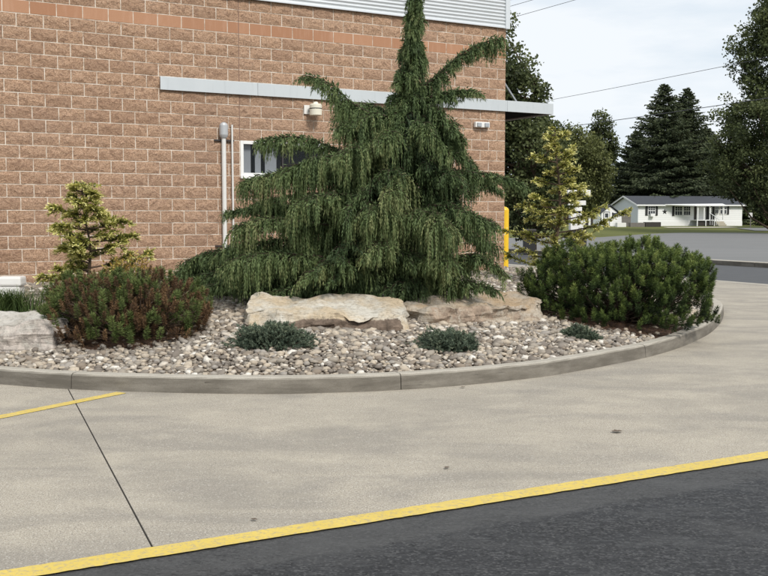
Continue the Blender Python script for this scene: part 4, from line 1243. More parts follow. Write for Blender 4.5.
# ------------------------------------------------------------------ low junipers, grass clump, small shrubs
def juniper(c, rx, ry, H, label, seed, n=420):
    rg = np.random.default_rng(seed)
    c = Vector(c); c.z = bz(c.x, c.y)
    sh = empty('creeping_juniper', c); tag(sh, label, 'ground cover', 'low junipers among the stones')
    lv = Leaves(); st = MB(); b = np.array(c[:])
    u = rg.uniform(0, 6.28, n); cc = rg.uniform(.0, 1, n); s = np.sqrt(1 - cc ** 2)
    dirs = np.stack([np.cos(u) * s, np.sin(u) * s, cc], 1)
    lump = np.array([mnoise.fractal(Vector(d * 2.6 + seed), 1, 2, 3) for d in dirs])
    tips = b + dirs * np.array([rx, ry, H]) * ((1 + .35 * lump) * rg.uniform(.7, 1.05, n))[:, None]
    tips[:, 2] = np.maximum(tips[:, 2], bed_z(tips[:, 0], tips[:, 1]) + .03)
    up = unit(dirs * np.array([1, 1, .4]) + np.array([0, 0, .45]) + rg.normal(0, .35, (n, 3)))
    L = rg.uniform(.05, .11, n); t0 = np.clip(.5 + .2 * (dirs[:, 2] - .5) + rg.normal(0, .16, n), 0, 1)
    for k in range(22):
        f = (k + rg.random(n)) / 22
        p = tips - up * ((1 - f) * L)[:, None]
        sd = perp(up)
        for q in range(2):
            sd = perp(up); dd = unit(up * .8 + sd * .75)
            lv.add(p, dd * rg.uniform(.014, .026, (n, 1)), perp(dd) * .0036, t0 + .15 * f + rg.normal(0, .06, n))
    for i in range(0, n, 5):
        st.tube([c + Vector((0, 0, .01)), c.lerp(Vector(tips[i]), .6) - Vector((0, 0, .02)), Vector(tips[i])], [.006, .004, .002], 4, cap=False)
    st.build('stems', M['twig_bark'], sh); link('foliage', lv.mesh('foliage', .5, .0), M['juniper_leaf'], sh)
def on_bed(x, y):
    """pixel of a point lying on the bed surface"""
    z = .3
    for _ in range(30):
        p = pxg(x, y, z); z += .3 * (bz(p.x, p.y) - z)
    return p
juniper(on_bed(273, 345), .42, .30, .24, 'blue-green creeping juniper in front of the cream boulder', 31, 1300)
juniper(on_bed(447, 349), .34, .26, .21, 'blue-green creeping juniper in front of the tan boulder', 32, 1000)
juniper(on_bed(579, 338), .23, .19, .16, 'smallest creeping juniper, in front of the green mugo pine', 33, 600)

def grass_clump():
    rg = np.random.default_rng(4); c = px(10, 312, 12.6); c.z = bz(c.x, c.y)
    o = empty('grass_clump', c); tag(o, 'clump of arching green grass blades behind the left boulder', 'plant')
    V, Fc, T = [], [], []
    for i in range(760):
        a = rg.uniform(0, 6.28); r = abs(rg.normal(0, .17)); p = np.array([c.x + math.cos(a) * r * 1.5, c.y + math.sin(a) * r, 0]); p[2] = bz(p[0], p[1]) - .01
        h = rg.uniform(.28, .56); out = rg.uniform(.10, .42); b = rg.uniform(0, 6.28); d = np.array([math.cos(b), math.sin(b), 0]); w = rg.uniform(.004, .008)
        sd = np.array([-d[1], d[0], 0]); t = rg.random(); base = len(V)
        for k in range(5):
            f = k / 4; q = p + d * out * f ** 1.8 + np.array([0, 0, h * (f - .38 * f ** 3)])
            ww = w * (1 - f * .95); V += [q - sd * ww, q + sd * ww]; T += [t * .6 + .3 * f] * 2
        for k in range(4): Fc.append((base + 2 * k, base + 2 * k + 1, base + 2 * k + 3, base + 2 * k + 2))
    link('blades', npmesh('blades', V, Fc, tint=T), M['blade_grass'], o)
grass_clump()
def leafy_shrub(name, label, cat, c, rx, ry, H, mat, seed, n, leaf, trunk=True):
    rg = np.random.default_rng(seed); c = Vector(c); c.z = bz(c.x, c.y)
    o = empty(name, c); tag(o, label, cat)
    st = MB(); lv = Leaves(); b = np.array(c[:])
    for i in range(max(10, n // 40)):
        a = rg.uniform(0, 6.28); s = math.sqrt(rg.random())
        tip = c + Vector((math.cos(a) * rx * s, math.sin(a) * ry * s, H * rg.uniform(.5, 1.0) * (1 - .35 * s)))
        mid = c.lerp(tip, .5) + Vector((rg.normal(0, .03), rg.normal(0, .03), .03))
        st.tube([c, mid, tip], [.008, .005, .002], 4, cap=False)
        k = 40; pts, tg, t = poly_sample([c, mid, tip], k); kk = t > .25; pts, tg, t = pts[kk], tg[kk], t[kk]
        D = unit(tg * .6 + rdir(len(pts)))
        lv.add(pts + rdir(len(pts)) * .02, D * leaf * rg.uniform(.6, 1.2, (len(pts), 1)), perp(D) * leaf * .28, .3 + .5 * t + rg.normal(0, .15, len(pts)))
    st.build('stems', M['twig_bark'], o); link('foliage', lv.mesh('foliage', .5), M[mat], o)
leafy_shrub('orange_shrub', 'small shrub with orange and yellow autumn leaves behind the browning mugo pine', 'shrub', px(132, 300, 12.25), .40, .25, .92, 'orange_leaf', 3, 3400, .045)
leafy_shrub('plum_shrub', 'dark purple-leaved shrub at the foot of the white service pipe', 'shrub', px(243, 290, 16.0), .34, .25, .72, 'plum_leaf', 6, 2200, .05)
# white domed utility lid beside the wall at the left edge
c = px(12, 286, 13.9); gz = bz(c.x, c.y)
lid = empty('utility_box', (c.x, c.y, gz)); tag(lid, 'low white utility box with rounded lid behind the grass clump', 'utility box')
m = MB(); m.box((c.x - .14, c.y - .10, gz - .05), (c.x + .14, c.y + .10, c.z - .0)); m.build('body', M['white_fixture'], lid, bevel=.01)
m = MB(); m.box((c.x - .165, c.y - .12, c.z + .004), (c.x + .165, c.y + .12, px(13, 277.5, 13.6).z)); m.build('lid', M['white_fixture'], lid, bevel=.03)

# ------------------------------------------------------------------ beyond the corner: bollard, signs, bin
def bollard():
    c = px(503.5, 262, 23.2); c.z = -.02; top = px(503.5, 206.5, 23.2).z
    o = empty('bollard', c); tag(o, 'yellow safety bollard seen past the right side of the weeping cedar', 'bollard')
    m = MB(); m.tube([Vector((c.x, c.y, z)) for z in (0, top - .08, top - .045, top - .015, top)], [.115, .115, .10, .06, .01], 18); m.build('post', M['safety_yellow'], o)
    m = MB(); m.tube([Vector((c.x, c.y, z)) for z in (-.02, .03, .05)], [.19, .19, .12], 18); m.build('base_collar', M['kerb_concrete'], o)
bollard()
def ordering_sign():
    Y = 40.0; c = px(577, 258, Y); c.z = -.018
    o = empty('drive_lane_sign', c); tag(o, 'white stacked panel sign on a post behind the larger golden cypress', 'sign')
    m = MB(); m.tube([c, Vector((c.x, c.y, px(577, 200, Y).z))], .06, 10); m.build('post', M['bracket_dark'], o)
    for (x0, x1, y0, y1, d) in ((567.5, 590.5, 190, 195.6, 0), (568.5, 586, 200.6, 205.2, .02), (570, 582, 207.0, 211.0, .0)):
        a, b = px(x0, y1, Y - .1), px(x1, y0, Y - .1)
        m = MB(); m.box((a.x, Y - .12 + d, a.z), (b.x, Y + .10, b.z)); m.build('panel', M['white_fixture'], o, bevel=.01)
    a, b = px(569.5, 230, Y), px(582.5, 213.5, Y)
    m = MB(); m.box((a.x, Y - .22, a.z), (b.x, Y + .22, b.z)); m.build('cabinet', M['white_fixture'], o, bevel=.02)
    g = px(578.5, 221, Y)
    m = MB(); m.box((g.x - .06, Y - .228, g.z - .16), (g.x + .0, Y - .221, g.z + .13)); m.box((g.x - .01, Y - .228, g.z + .02), (g.x + .09, Y - .2215, g.z + .07)); m.build('mark', M['black_trim'], o)
    m = MB(); m.box((a.x + .05, Y - .2, -.018), (b.x + .14, Y + .2, a.z - .002)); m.build('plinth', M['black_trim'], o, bevel=.01)
ordering_sign()
def bin_():
    Y = 44.0; a, b = px(523.5, 250, Y), px(535, 229, Y)
    o = empty('litter_bin', ((a.x + b.x) / 2, Y, -.018)); tag(o, 'dark square litter bin glimpsed left of the larger golden cypress trunk', 'bin')
    m = MB(); m.box((a.x, Y - .25, -.018), (b.x, Y + .25, b.z - .12)); m.build('body', M['black_trim'], o, bevel=.02)
    m = MB(); m.box((a.x - .02, Y - .27, b.z - .118), (b.x + .02, Y + .27, b.z)); m.build('lid', M['bracket_dark'], o, bevel=.03)
bin_()

# ------------------------------------------------------------------ house, shed, garage
HZ = .42
def house():
    Y = 138.0; th = math.radians(10)
    A = px(638, 226, Y); A.z = HZ
    W = 15.5; D = 8.8
    Mh = Matrix.Translation(A) @ Matrix.Rotation(th, 4, 'Z')         # local: x along the front, y back, z up
    o = empty('white_house', A); tag(o, 'long white single-storey house with dark roof, shutters and a barn star', 'house')
    sc = Y / F
    ze = px(638, 204.0, Y).z - HZ; zr_ = px(624, 195.8, Y + 4).z - HZ
    def part(name, mat, fn, parent=o, bevel=0):
        m = MB(); fn(m); return m.build(name, M[mat], parent, bevel=bevel)
    part('wall', 'house_siding', lambda m: m.box((0, 0, -.4), (W, D, ze), Mh))
    part('skirting', 'trim_white', lambda m: m.box((-.03, -.03, -.4), (W + .03, D, .62), Mh))
    # gable ends
    for x in (0.0, W - .12):
        part('gable', 'blue_grey_siding' if x == 0 else 'house_siding', lambda m: m.add([Mh @ Vector(p) for p in ((x, 0, ze), (x, D, ze), (x, D / 2, zr_ - .12), (x + .12, 0, ze), (x + .12, D, ze), (x + .12, D / 2, zr_ - .12))], [(0, 1, 2), (3, 5, 4), (0, 3, 4, 1), (0, 2, 5, 3), (1, 4, 5, 2)]))
    part('end_wall', 'blue_grey_siding', lambda m: m.box((-.04, .02, -.3), (-.002, D, ze), Mh))
    ov = .35
    rf = part('roof', 'shingle', lambda m: m.add([Mh @ Vector(p) for p in ((-ov, -.4, ze - .1), (W + ov, -.4, ze - .1), (W + ov, D / 2, zr_), (-ov, D / 2, zr_), (-ov, D + .4, ze - .1), (W + ov, D + .4, ze - .1),
              (-ov, -.4, ze - .22), (W + ov, -.4, ze - .22), (W + ov, D / 2, zr_ - .12), (-ov, D / 2, zr_ - .12), (-ov, D + .4, ze - .22), (W + ov, D + .4, ze - .22))],
              [(0, 1, 2, 3), (3, 2, 5, 4), (6, 9, 8, 7), (9, 10, 11, 8), (0, 6, 7, 1), (4, 5, 11, 10), (0, 3, 9, 6), (3, 4, 10, 9), (1, 7, 8, 2), (2, 8, 11, 5)]))
    part('fascia', 'trim_white', lambda m: m.box((-ov, -.46, ze - .26), (W + ov, -.41, ze - .08), Mh), rf)
    for s in (0, 1):       # barge boards
        y0, y1 = (-.42, D / 2) if s == 0 else (D / 2, D + .42)
        z0, z1 = (ze - .12, zr_) if s == 0 else (zr_, ze - .12)
        part('barge_board', 'trim_white', lambda m: m.add([Mh @ Vector(p) for p in ((-ov - .05, y0, z0 - .2), (-ov - .05, y1, z1 - .2), (-ov - .05, y1, z1 + .02), (-ov - .05, y0, z0 + .02), (-ov - .005, y0, z0 - .2), (-ov - .005, y1, z1 - .2), (-ov - .005, y1, z1 + .02), (-ov - .005, y0, z0 + .02))],
             [(0, 1, 2, 3), (7, 6, 5, 4), (0, 4, 5, 1), (2, 6, 7, 3), (0, 3, 7, 4), (1, 5, 6, 2)]), rf)
    def fx(x): return (x - 638) * sc * 1.03                                 # pixel x on the front -> local x
    def fz(y): return px(690, y, Y).z - HZ
    def window(x0, x1, y0, y1, shut=(1, 1), cols=3):
        a, b, z0, z1 = fx(x0), fx(x1), fz(y1), fz(y0)
        w = part('window', 'trim_white', lambda m: m.box((a - .08, -.09, z0 - .08), (b + .08, -.031, z1 + .08), Mh))
        part('pane', 'house_glass', lambda m: m.box((a, -.105, z0), (b, -.092, z1), Mh), w)
        def bars(m):
            for k in range(1, cols): m.box((a + (b - a) * k / cols - .02, -.118, z0), (a + (b - a) * k / cols + .02, -.107, z1), Mh)
            m.box((a, -.122, (z0 + z1) / 2 - .035), (b, -.1185, (z0 + z1) / 2 + .035), Mh)
            m.box((a, -.120, z0 + (z1 - z0) * .75 - .015), (b, -.1186, z0 + (z1 - z0) * .75 + .015), Mh)
        part('glazing_bar', 'trim_white', bars, w)
        if shut[0]: part('shutter', 'black_trim', lambda m: m.box((a - .42, -.08, z0 - .12), (a - .10, -.032, z1 + .12), Mh), w)
        if shut[1]: part('shutter', 'black_trim', lambda m: m.box((b + .10, -.08, z0 - .12), (b + .42, -.032, z1 + .12), Mh), w)
        return w
    w1 = window(648.2, 655.0, 206.6, 214.6)
    part('air_conditioner', 'trim_white', lambda m: m.box((fx(649.5), -.5, fz(216.4)), (fx(653.6), -.125, fz(213.6)), Mh), w1)
    window(676, 683.0, 206.6, 215.0, (1, 0)); window(685.2, 691.6, 206.6, 215.0, (0, 0))
    window(723.5, 729.8, 205.6, 213.6, (0, 1))
    window(718.0, 721.4, 206.0, 213.2, (0, 0), 2)
    # barn star
    def star(m):
        P = []; cx, cz = fx(665.3), fz(211.6)
        for k in range(10):
            r = .42 if k % 2 == 0 else .17; a = math.pi / 2 + k * math.pi / 5; P.append((cx + r * math.cos(a), cz + r * math.sin(a)))
        V = [Mh @ Vector((p[0], -.033, p[1])) for p in P] + [Mh @ Vector((cx, -.14, cz))]
        m.add(V, [(k, (k + 1) % 10, 10) for k in range(10)] + [tuple(range(10))[::-1]])
    part('barn_star', 'black_trim', star)
    # porch: deck, posts, roof, steps, door
    pa, pb_ = fx(692.5), fx(721)
    porch = part('porch', 'trim_white', lambda m: (m.box((pa, -1.9, .72), (pb_ - 1.2, -.034, .84), Mh), m.box((pa, -1.9, -.35), (pa + .12, -1.78, .72), Mh), m.box((pa + 1.25, -1.9, -.35), (pa + 1.37, -1.78, .72), Mh)))
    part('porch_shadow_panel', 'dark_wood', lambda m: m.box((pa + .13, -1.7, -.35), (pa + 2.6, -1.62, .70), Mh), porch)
    for xx in (692.8, 699.4, 705.5, 719.5):
        part('post', 'trim_white', lambda m: m.box((fx(xx), -1.88, .84), (fx(xx) + .14, -1.74, ze - .2), Mh), porch)
    part('porch_roof', 'trim_white', lambda m: m.add([Mh @ Vector(p) for p in ((fx(664), -.47, ze - .02), (fx(690), -2.1, ze - .16), (fx(722), -2.1, ze - .16), (fx(724), -.47, ze + .08), (fx(664), -.47, ze - .12), (fx(690), -2.1, ze - .30), (fx(722), -2.1, ze - .30), (fx(724), -.47, ze - .06))],
         [(0, 1, 2, 3), (7, 6, 5, 4), (0, 4, 5, 1), (1, 5, 6, 2), (2, 6, 7, 3), (0, 3, 7, 4)]), porch)
    dr = part('door', 'black_trim', lambda m: m.box((fx(708.6), -.075, .84), (fx(717.6), -.033, 2.75), Mh))
    part('door_panel', 'trim_white', lambda m: m.box((fx(711.5), -.10, 1.8), (fx(714.6), -.077, 2.6), Mh), dr)
    dr = part('door', 'dark_wood', lambda m: m.box((fx(696), -.075, .84), (fx(698.4), -.033, 2.75), Mh))
    for s in range(4): part('step', 'path_pale', lambda m: m.box((fx(711), -1.9 - .32 * (s + 1), -.4), (fx(719.5), -1.9 - .32 * s - .003, .62 - .2 * s), Mh), porch)
    def rail(m):
        for k in range(5):
            x = fx(706) + .16 * k; m.box((x, -1.9 - .3 * k, .1), (x + .05, -1.85 - .3 * k, 1.75 - .22 * k), Mh)
        m.tube([Mh @ Vector((fx(706), -1.88, 1.75)), Mh @ Vector((fx(706) + .7, -3.1, .9))], .045, 6)
    part('railing', 'trim_white', rail, porch)
    return Mh, fx, fz
Mh, fx, fz = house()
def shed():
    Y = 134.0; A = px(601.3, 226.4, Y); A.z = zr(Y); Mt = Matrix.Translation(A) @ Matrix.Rotation(math.radians(8), 4, 'Z')
    o = empty('garden_shed', A); tag(o, 'small white shed with crossed door and shuttered window left of the house', 'shed')
    W, D, h, hp = 2.85, 3.2, px(601, 213.0, Y).z - A.z, px(610, 206.6, Y).z - A.z
    def part(name, mat, fn, parent=o): m = MB(); fn(m); return m.build(name, M[mat], parent)
    part('wall', 'house_siding', lambda m: m.add([Mt @ Vector((x, y, z)) for y in (0, D) for x, z in ((0, -.3), (W, -.3), (W, h - .4), (W * .42, hp), (0, h))], [(0, 1, 2, 3, 4), (9, 8, 7, 6, 5), (0, 4, 9, 5), (1, 6, 7, 2), (0, 5, 6, 1), (2, 7, 8, 3), (3, 8, 9, 4)]))
    part('roof', 'shingle', lambda m: m.add([Mt @ Vector((x, y, z)) for y in (-.2, D + .2) for x, z in ((-.2, h - .08), (W * .42, hp + .14), (W + .25, h - .46), (W + .25, h - .36), (W * .42, hp + .26), (-.2, h + .04))], [(0, 1, 4, 5), (1, 2, 3, 4), (6, 11, 10, 7), (7, 10, 9, 8), (5, 4, 10, 11), (4, 3, 9, 10), (0, 6, 7, 1), (1, 7, 8, 2), (2, 8, 9, 3), (0, 5, 11, 6)]))
    dr = part('door', 'trim_white', lambda m: m.box((.32, -.06, .0), (1.08, -.003, 1.85), Mt))
    def cross(m):
        for a, b in (((.34, .05), (1.06, .88)), ((.34, .88), (1.06, .05))): m.tube([Mt @ Vector((a[0], -.075, a[1])), Mt @ Vector((b[0], -.075, b[1]))], .035, 6)
        for x in (.28, 1.09): m.box((x, -.08, 0), (x + .06, -.062, 1.9), Mt)
        m.box((.34, -.08, 1.84), (1.08, -.062, 1.92), Mt); m.box((.34, -.08, .9), (1.08, -.062, .98), Mt)
    part('door_brace', 'black_trim', cross, dr)
    part('door_pane', 'house_glass', lambda m: m.box((.48, -.075, 1.15), (.92, -.062, 1.7), Mt), dr)
    w = part('window', 'house_glass', lambda m: m.box((1.65, -.06, 1.35), (2.15, -.003, 1.75), Mt))
    part('shutter', 'black_trim', lambda m: m.box((1.48, -.05, 1.28), (1.64, -.003, 1.82), Mt), w); part('shutter', 'black_trim', lambda m: m.box((2.16, -.05, 1.28), (2.32, -.003, 1.82), Mt), w)
shed()
def garage():
    Y = 150; A = px(583, 226, Y); A.z = HZ; B_ = px(600, 214, Y)
    o = empty('white_outbuilding', A); tag(o, 'low white outbuilding under trees left of the shed', 'outbuilding')
    m = MB(); m.box((A.x, Y, HZ - .4), (B_.x, Y + 5, B_.z)); m.build('wall', M['house_siding'], o)
    m = MB(); m.box((A.x - .3, Y - .3, B_.z + .003), (B_.x + .3, Y + 5.3, B_.z + .25)); m.build('roof', M['shingle'], o)
    for k in range(3):
        m = MB(); m.box((A.x + .35 + .8 * k, Y - .05, HZ), (A.x + .80 + .8 * k, Y - .003, HZ + 1.4)); m.build('door', M['dark_wood'], o)
garage()
# grey board screen between shed and house: single boards
def screen():
    Y = 133.0; a = px(621.5, 225, Y); b = px(631, 214, Y); z0 = zr(Y)
    o = empty('board_screen', (a.x, Y, z0)); tag(o, 'grey wooden board screen between the shed and the house', 'fence')
    n = 7; w = (b.x - a.x) / n
    for k in range(n):
        m = MB(); m.box((a.x + k * w + .01, Y - .02, z0), (a.x + (k + 1) * w - .01, Y + .02, b.z + .03 * (k % 2))); m.build('board', M['grey_wood'], o)
    m = MB(); m.box((a.x, Y + .022, z0 + .3), (b.x, Y + .07, z0 + .42)); m.box((a.x, Y + .022, z0 + 1.0), (b.x, Y + .07, z0 + 1.12)); m.build('rail', M['grey_wood'], o)
screen()
def garden_boxes():
    Y = 128.0
    specs = [('storage_box', 617.3, 626.2, 224.2, 228.2, 'white_fixture', 'white storage box on the lawn in front of the shed', 'box'),
             ('raised_planter', 630.5, 644.8, 224.4, 228.4, 'grey_wood', 'long grey timber planter on the lawn beside the house', 'planter'),
             ('raised_planter', 645.4, 661.0, 224.0, 228.6, 'dark_wood', 'dark timber planter on the lawn below the house window', 'planter')]
    for nm, x0, x1, y0, y1, mat, lab, cat in specs:
        a, b = px(x0, y1, Y), px(x1, y0, Y); z0 = zr(Y); z1 = z0 + (b.z - a.z)
        o = empty(nm, ((a.x + b.x) / 2, Y, z0)); tag(o, lab, cat)
        m = MB(); t = .06
        m.box((a.x, Y, z0 - .05), (b.x, Y + t, z1)); m.box((a.x, Y + 1.0, z0 - .05), (b.x, Y + 1 + t, z1)); m.box((a.x, Y + t + .002, z0 - .05), (a.x + t, Y + .998, z1)); m.box((b.x - t, Y + t + .002, z0 - .05), (b.x, Y + .998, z1))
        m.build('side', M[mat], o)
        m = MB(); m.box((a.x + t + .002, Y + t + .002, z0), (b.x - t - .002, Y + .996, z1 - (.0 if nm == 'storage_box' else .08))); m.build('lid' if nm == 'storage_box' else 'soil', M[mat if nm == 'storage_box' else 'dark_wood'], o)
garden_boxes()
def mailbox():
    Y = 122.0; c = px(750.3, 228, Y); z0 = zr(Y); a, b = px(749.0, 217.4, Y), px(752.0, 212.8, Y)
    o = empty('white_post_box', (c.x, Y, z0)); tag(o, 'white box on a thin post on the verge right of the house', 'post box')
    m = MB(); m.box((c.x - .05, Y - .05, z0 - .05), (c.x + .05, Y + .05, a.z)); m.build('post', M['grey_wood'], o)
    m = MB(); m.box((a.x, Y - .2, a.z + .002), (b.x, Y + .2, b.z)); m.build('box', M['white_fixture'], o, bevel=.03)
mailbox()

# ------------------------------------------------------------------ trees beyond
def broad_tree(name, label, base, H, lobes, mat, seed, n_cl, per_cl, leaf, cl_r, trunk_r, group='trees beyond the car park', limbs=True):
    """lobes: list of (dx, dy, z, rx, ry, rz) relative to base"""
    rg = np.random.default_rng(seed); base = Vector(base)
    o = empty(name, base); tag(o, label, 'tree', group)
    wood = MB()
    tp = [base + Vector((rg.normal(0, .02) * H * t, rg.normal(0, .02) * H * t, H * .75 * t)) for t in np.linspace(0, 1, 7)]
    tp[0] = base - Vector((0, 0, .1))
    wood.tube(tp, list(np.linspace(trunk_r, trunk_r * .2, 7)), 9)
    vol = np.array([l[3] * l[4] * l[5] for l in lobes]) ** .8; pk = rg.choice(len(lobes), n_cl, p=vol / vol.sum())
    d = rdir(n_cl); rad = rg.uniform(.25, 1.0, n_cl) ** .45
    LB_ = np.array(lobes)[pk]
    lump = np.array([1 + .30 * mnoise.fractal(Vector(q * 1.9 + seed), 1, 2, 3) for q in d])
    C = np.array(base[:]) + LB_[:, :3] + d * LB_[:, 3:] * (rad * lump)[:, None]
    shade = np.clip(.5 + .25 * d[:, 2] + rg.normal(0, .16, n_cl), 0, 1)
    lv = Leaves(); n = n_cl * per_cl
    cc = np.repeat(C, per_cl, 0); sh = np.repeat(shade, per_cl)
    off = rdir(n) * (rg.random((n, 1)) ** .5) * cl_r * np.array([1, 1, .75])
    D = unit(rdir(n) + np.array([0, 0, -.25])); ln = leaf * rg.uniform(.6, 1.3, (n, 1))
    lv.add(cc + off, D * ln, perp(D) * ln * .34, sh + rg.normal(0, .14, n))
    if limbs:
        for i in rg.choice(n_cl, min(n_cl, 70), replace=False):
            tgt = Vector(C[i]); k = int(np.clip((tgt.z - base.z) / (H * .75) * 6 - 1.2, 0, 5)); a = tp[k].lerp(tp[k + 1], rg.random())
            mid = a.lerp(tgt, .5) + Vector((0, 0, -.04 * H * rg.random()))
            r0 = trunk_r * .32
            wood.tube([a, mid, tgt], [r0, r0 * .55, r0 * .15], 5, cap=False)
    wood.build('trunk', M['bark'], o, smooth=True)
    link('crown', lv.mesh('crown', .5), M[mat], o)
# beside the building, seen past its corner
b = px(532, 240, 46); b.z = -.02
broad_tree('broadleaf_tree', 'tall dark broadleaf tree rising directly behind the building corner', b, 10.6, [(-1.1, 0, 8.6, .8, 1.2, 2.2), (-.8, .4, 6.6, 1.5, 1.8, 2.4), (-.1, 0, 4.4, 1.8, 2.0, 2.2), (-2.3, .5, 6.0, 1.9, 1.8, 3.6), (-.2, 0, 2.4, 1.9, 1.8, 1.5)], 'dark_tree_leaf', 41, 640, 62, .17, .52, .24)
b = px(577, 232, 92); b.z = -.02
broad_tree('broadleaf_tree', 'olive green broadleaf tree behind the white stacked panel sign', b, 9.6, [(.3, 0, 6.6, 2.2, 2.4, 2.8), (1.7, .5, 5.2, 1.7, 2.0, 2.3), (-1.4, .3, 5.4, 2.2, 2.2, 3.2), (-.2, 0, 3.6, 2.4, 2.2, 1.6)], 'olive_tree_leaf', 42, 620, 46, .26, .75, .3)
b = px(600, 226, 165); b.z = HZ
broad_tree('broadleaf_tree', 'slender sparse tree standing up between the olive tree and the spruces', b, 18.6, [(-.2, 0, 16.4, 1.6, 1.6, 2.4), (.3, 0, 13.2, 2.2, 2.0, 2.6), (.2, 0, 10, 2.0, 2.0, 2.4), (1.6, 0, 12.0, 1.2, 1.2, 1.6)], 'dark_tree_leaf', 43, 150, 40, .42, 1.0, .3)
b = px(566, 226, 150); b.z = HZ
broad_tree('broadleaf_tree', 'dull green tree filling the gap left of the olive tree', b, 14.5, [(0, 0, 10.4, 3.2, 3, 4.2), (2.0, 0, 7.2, 4.0, 3.5, 4.0), (-3, 0, 9.0, 4.0, 3.5, 5.0)], 'olive_tree_leaf', 44, 420, 46, .42, 1.2, .35)
b = px(776, 228, 100); b.z = .0
broad_tree('broadleaf_tree', 'big dark broadleaf tree overhanging the right end of the house', b, 24, [(-.4, 0, 17.5, 4.2, 4.2, 5.0), (-2.3, -1, 11.2, 4.2, 4.2, 3.2), (0, 0, 21.5, 3.0, 3.0, 4.0), (-3.0, 0, 6.4, 4.0, 4.0, 2.9), (3.0, 1, 11.5, 5.0, 5.0, 6.5), (-4.7, -.5, 8.8, 1.9, 2.0, 1.9), (-.4, 0, 4.6, 3.4, 3.5, 2.6)], 'dark_tree_leaf', 45, 1500, 62, .27, .85, .45)
b = px(845, 228, 118); b.z = .2
broad_tree('broadleaf_tree', 'broadleaf tree just outside the right edge of the view', b, 18, [(0, 0, 11, 6, 6, 6), (1, 0, 6, 6, 6, 4)], 'dark_tree_leaf', 46, 420, 46, .42, 1.3, .45)
b = px(735, 226, 160); b.z = HZ
broad_tree('broadleaf_tree', 'dark low tree behind the right end of the house', b, 10, [(0, 0, 5.6, 5.5, 4, 4.2), (4, 0, 4.5, 5.5, 4, 4)], 'dark_tree_leaf', 47, 380, 46, .45, 1.2, .3)
# low growth behind the yard
for i, (x, Y, lab) in enumerate(((590, 158, 'dark bush behind the outbuilding'), (616, 156, 'dark bush between the shed and the house gable'), (768, 142, 'dark bush at the right end of the house'))):
    b = px(x, 226, Y); b.z = HZ
    broad_tree('garden_bush', lab, b, 4.5, [(0, 0, 2.0, 2.8, 2, 2.2)], 'dark_tree_leaf', 60 + i, 120, 40, .34, .8, .12, 'bushes round the house')

def spruce(label, base, H, R, seed, mat='spruce_leaf'):
    rg = np.random.default_rng(seed); base = Vector(base)
    o = empty('spruce', base); tag(o, label, 'tree', 'spruces behind the house')
    wood = MB(); wood.tube([base - Vector((0, 0, .1)), base + Vector((0, 0, H * .5)), base + Vector((0, 0, H))], [.38, .2, .02], 9)
    lv = Leaves(); limb = MB()
    nb = 560
    for k in range(nb):
        t = (k + rg.random()) / nb; z = H * (.03 + .96 * t)
        rr = R * (1 - t) ** .82 * rg.uniform(.62, 1.12) + .22
        az = rg.uniform(0, 6.28); d = Vector((math.cos(az), math.sin(az), 0)); c = base + Vector((0, 0, z))
        lift = .28 * rr * (t - .35)
        P = [c, c + d * rr * .5 + Vector((0, 0, lift * .6 - .05 * rr)), c + d * rr + Vector((0, 0, lift + .02))]
        if k % 3 == 0: limb.tube(P, [.05, .035, .01], 4, cap=False)
        n = int(14 + rr * 20); pts, tg, tt = poly_sample(P, n)
        lat = np.cross(tg, np.array([0, 0, 1.0])); lat = unit(lat)
        sp = (.42 * rr * (1.05 - tt) * .9 + .10)[:, None]
        pts = pts + lat * rg.uniform(-1, 1, (n, 1)) * sp
        D = unit(tg * .8 + lat * rg.normal(0, .6, (n, 1)) + np.array([0, 0, -.35]) + rg.normal(0, .25, (n, 3)))
        ln = rg.uniform(.32, .75, (n, 1)) * (.6 + .4 * (1 - t))
        lv.add(pts, D * ln, perp(D) * ln * .22, .22 + .42 * tt + .15 * t + rg.normal(0, .14, n))
    wood.build('trunk', M['bark'], o, smooth=True); limb.build('branches', M['bark'], o, smooth=True)
    link('crown', lv.mesh('crown', .45), M[mat], o)
b = px(662, 226, 152); b.z = HZ; spruce('tallest dark spruce, left of the pair behind the house', b, px(662, 83, 152).z - HZ, 10.5, 51)
b = px(684, 226, 156); b.z = HZ; spruce('slightly shorter dark spruce, right of the pair behind the house', b, px(684, 87, 156).z - HZ, 10.0, 52)
b = px(705, 226, 162); b.z = HZ; spruce('lower dark spruce at the right of the tall pair', b, px(705, 128, 162).z - HZ, 8.5, 53)
b = px(636, 226, 160); b.z = HZ; spruce('lower dark spruce at the left of the tall pair', b, px(636, 130, 160).z - HZ, 8.0, 54)
# far wood closing the horizon
def far_wood():
    rg = np.random.default_rng(70); lv = Leaves()
    n = 900
    X = rg.uniform(-260, 260, n); Y = 300 + rg.uniform(0, 40, n)
    n2 = 70
    C = np.repeat(np.stack([X, Y, 3 + rg.uniform(0, 8, n)], 1), n2, 0); m = len(C)
    D = rdir(m)
    lv.add(C + rdir(m) * rg.random((m, 1)) ** .4 * np.array([4.5, 4.5, 3.6]), D * 1.3, perp(D) * .5, rg.uniform(.2, .7, m))
    o = link('far_wood', lv.mesh('far_wood'), M['dark_tree_leaf']); tag(o, 'distant dark wood along the horizon', 'wood', kind='stuff')
far_wood()

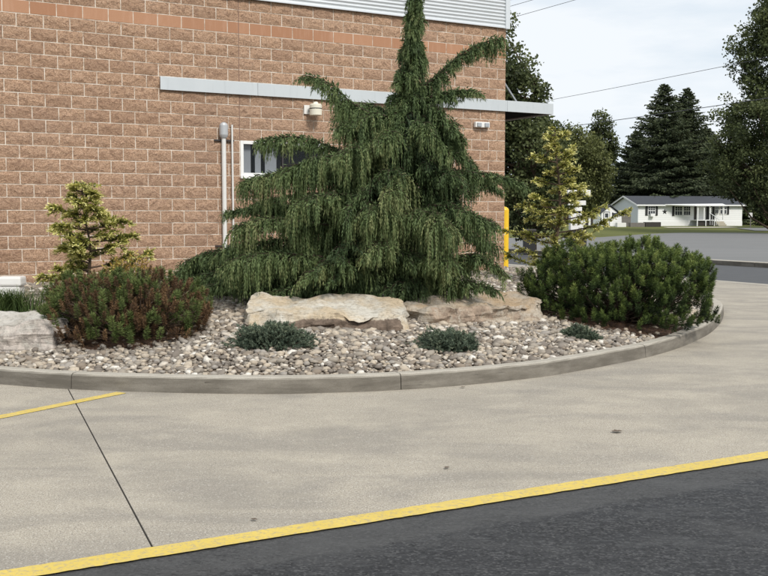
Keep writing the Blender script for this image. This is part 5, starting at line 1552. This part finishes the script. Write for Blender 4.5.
# ------------------------------------------------------------------ poles and wires
def pole(label, x, Y, H, z=0):
    b = px(x, 230, Y); b.z = z - .05
    o = empty('utility_pole', b); tag(o, label, 'pole', 'utility poles')
    m = MB(); m.tube([b, b + Vector((0, 0, H))], [.16, .11], 10); m.build('shaft', M['pole_wood'], o)
    m = MB(); m.box((b.x - 1.1, Y - .06, b.z + H - .55), (b.x + 1.1, Y + .06, b.z + H - .42)); m.build('cross_arm', M['pole_wood'], o)
def wire_run(label, a, b, r, sag):
    P = [a.lerp(b, t) + Vector((0, 0, -sag * 4 * t * (1 - t))) for t in np.linspace(0, 1, 25)]
    m = MB(); m.tube(P, r, 6); o = m.build('power_line', M['wire']); tag(o, label, 'cable', 'overhead lines')
pole('utility pole hidden behind the building corner', 492, 80, 12.0)
pole('utility pole beyond the right edge of the view', 905, 46, 11.4)
wire_run('thin overhead line crossing the sky above the spruces', px(492, 110.5, 80), px(905, 29, 46), .014, .10)
wire_run('thicker overhead line crossing in front of the spruce tops', px(492, 136.5, 80), px(905, 77, 46), .021, .10)
wire_run('overhead line at the top edge, lower of three beside the building', px(430, 40.5, 50), px(905, -96, 36), .010, .05)
wire_run('overhead line at the top edge, middle of three beside the building', px(430, 29, 50), px(905, -110, 36), .010, .05)
wire_run('overhead line at the top edge, upper of three beside the building', px(430, 24, 50), px(905, -122, 36), .010, .05)

# ------------------------------------------------------------------ few fallen leaves and twigs on the paving
def fallen_leaf(label, x, y, size, rz):
    c = pxg(x, y, .006); n = 9
    V, Fc = [], []
    for i in range(n):
        f = i / (n - 1); w = math.sin(math.pi * f) ** .8 * .34 * size * (1 + .25 * math.sin(f * 17)); z = .004 + size * .16 * (f - .5) ** 2 * .8
        V += [(size * (f - .5), -w, z + w * .2), (size * (f - .5), 0, z), (size * (f - .5), w, z + w * .25)]
    for i in range(n - 1): Fc += [(3 * i, 3 * i + 3, 3 * i + 4, 3 * i + 1), (3 * i + 1, 3 * i + 4, 3 * i + 5, 3 * i + 2)]
    o = link('fallen_leaf', pymesh('fallen_leaf', V, Fc, True), M['dry_leaf'], loc=c); o.rotation_euler = (0, 0, rz)
    tag(o, label, 'leaf', 'fallen leaves on the concrete')
plain('dry_leaf', (.11, .08, .055), .8, var=.4, scale=60)
fallen_leaf('curled brown leaf lying on the concrete below the green mugo pine', 617, 432, .09, .2)
fallen_leaf('small dark leaf lying on the concrete near the middle of the yellow line', 447, 468, .045, .9)
fallen_leaf('dark leaf lying on the concrete close above the yellow line at the left', 254, 520, .04, -.4)
fallen_leaf('tiny dark leaf at the foot of the kerb below the tan boulder', 463, 387.5, .05, .4)
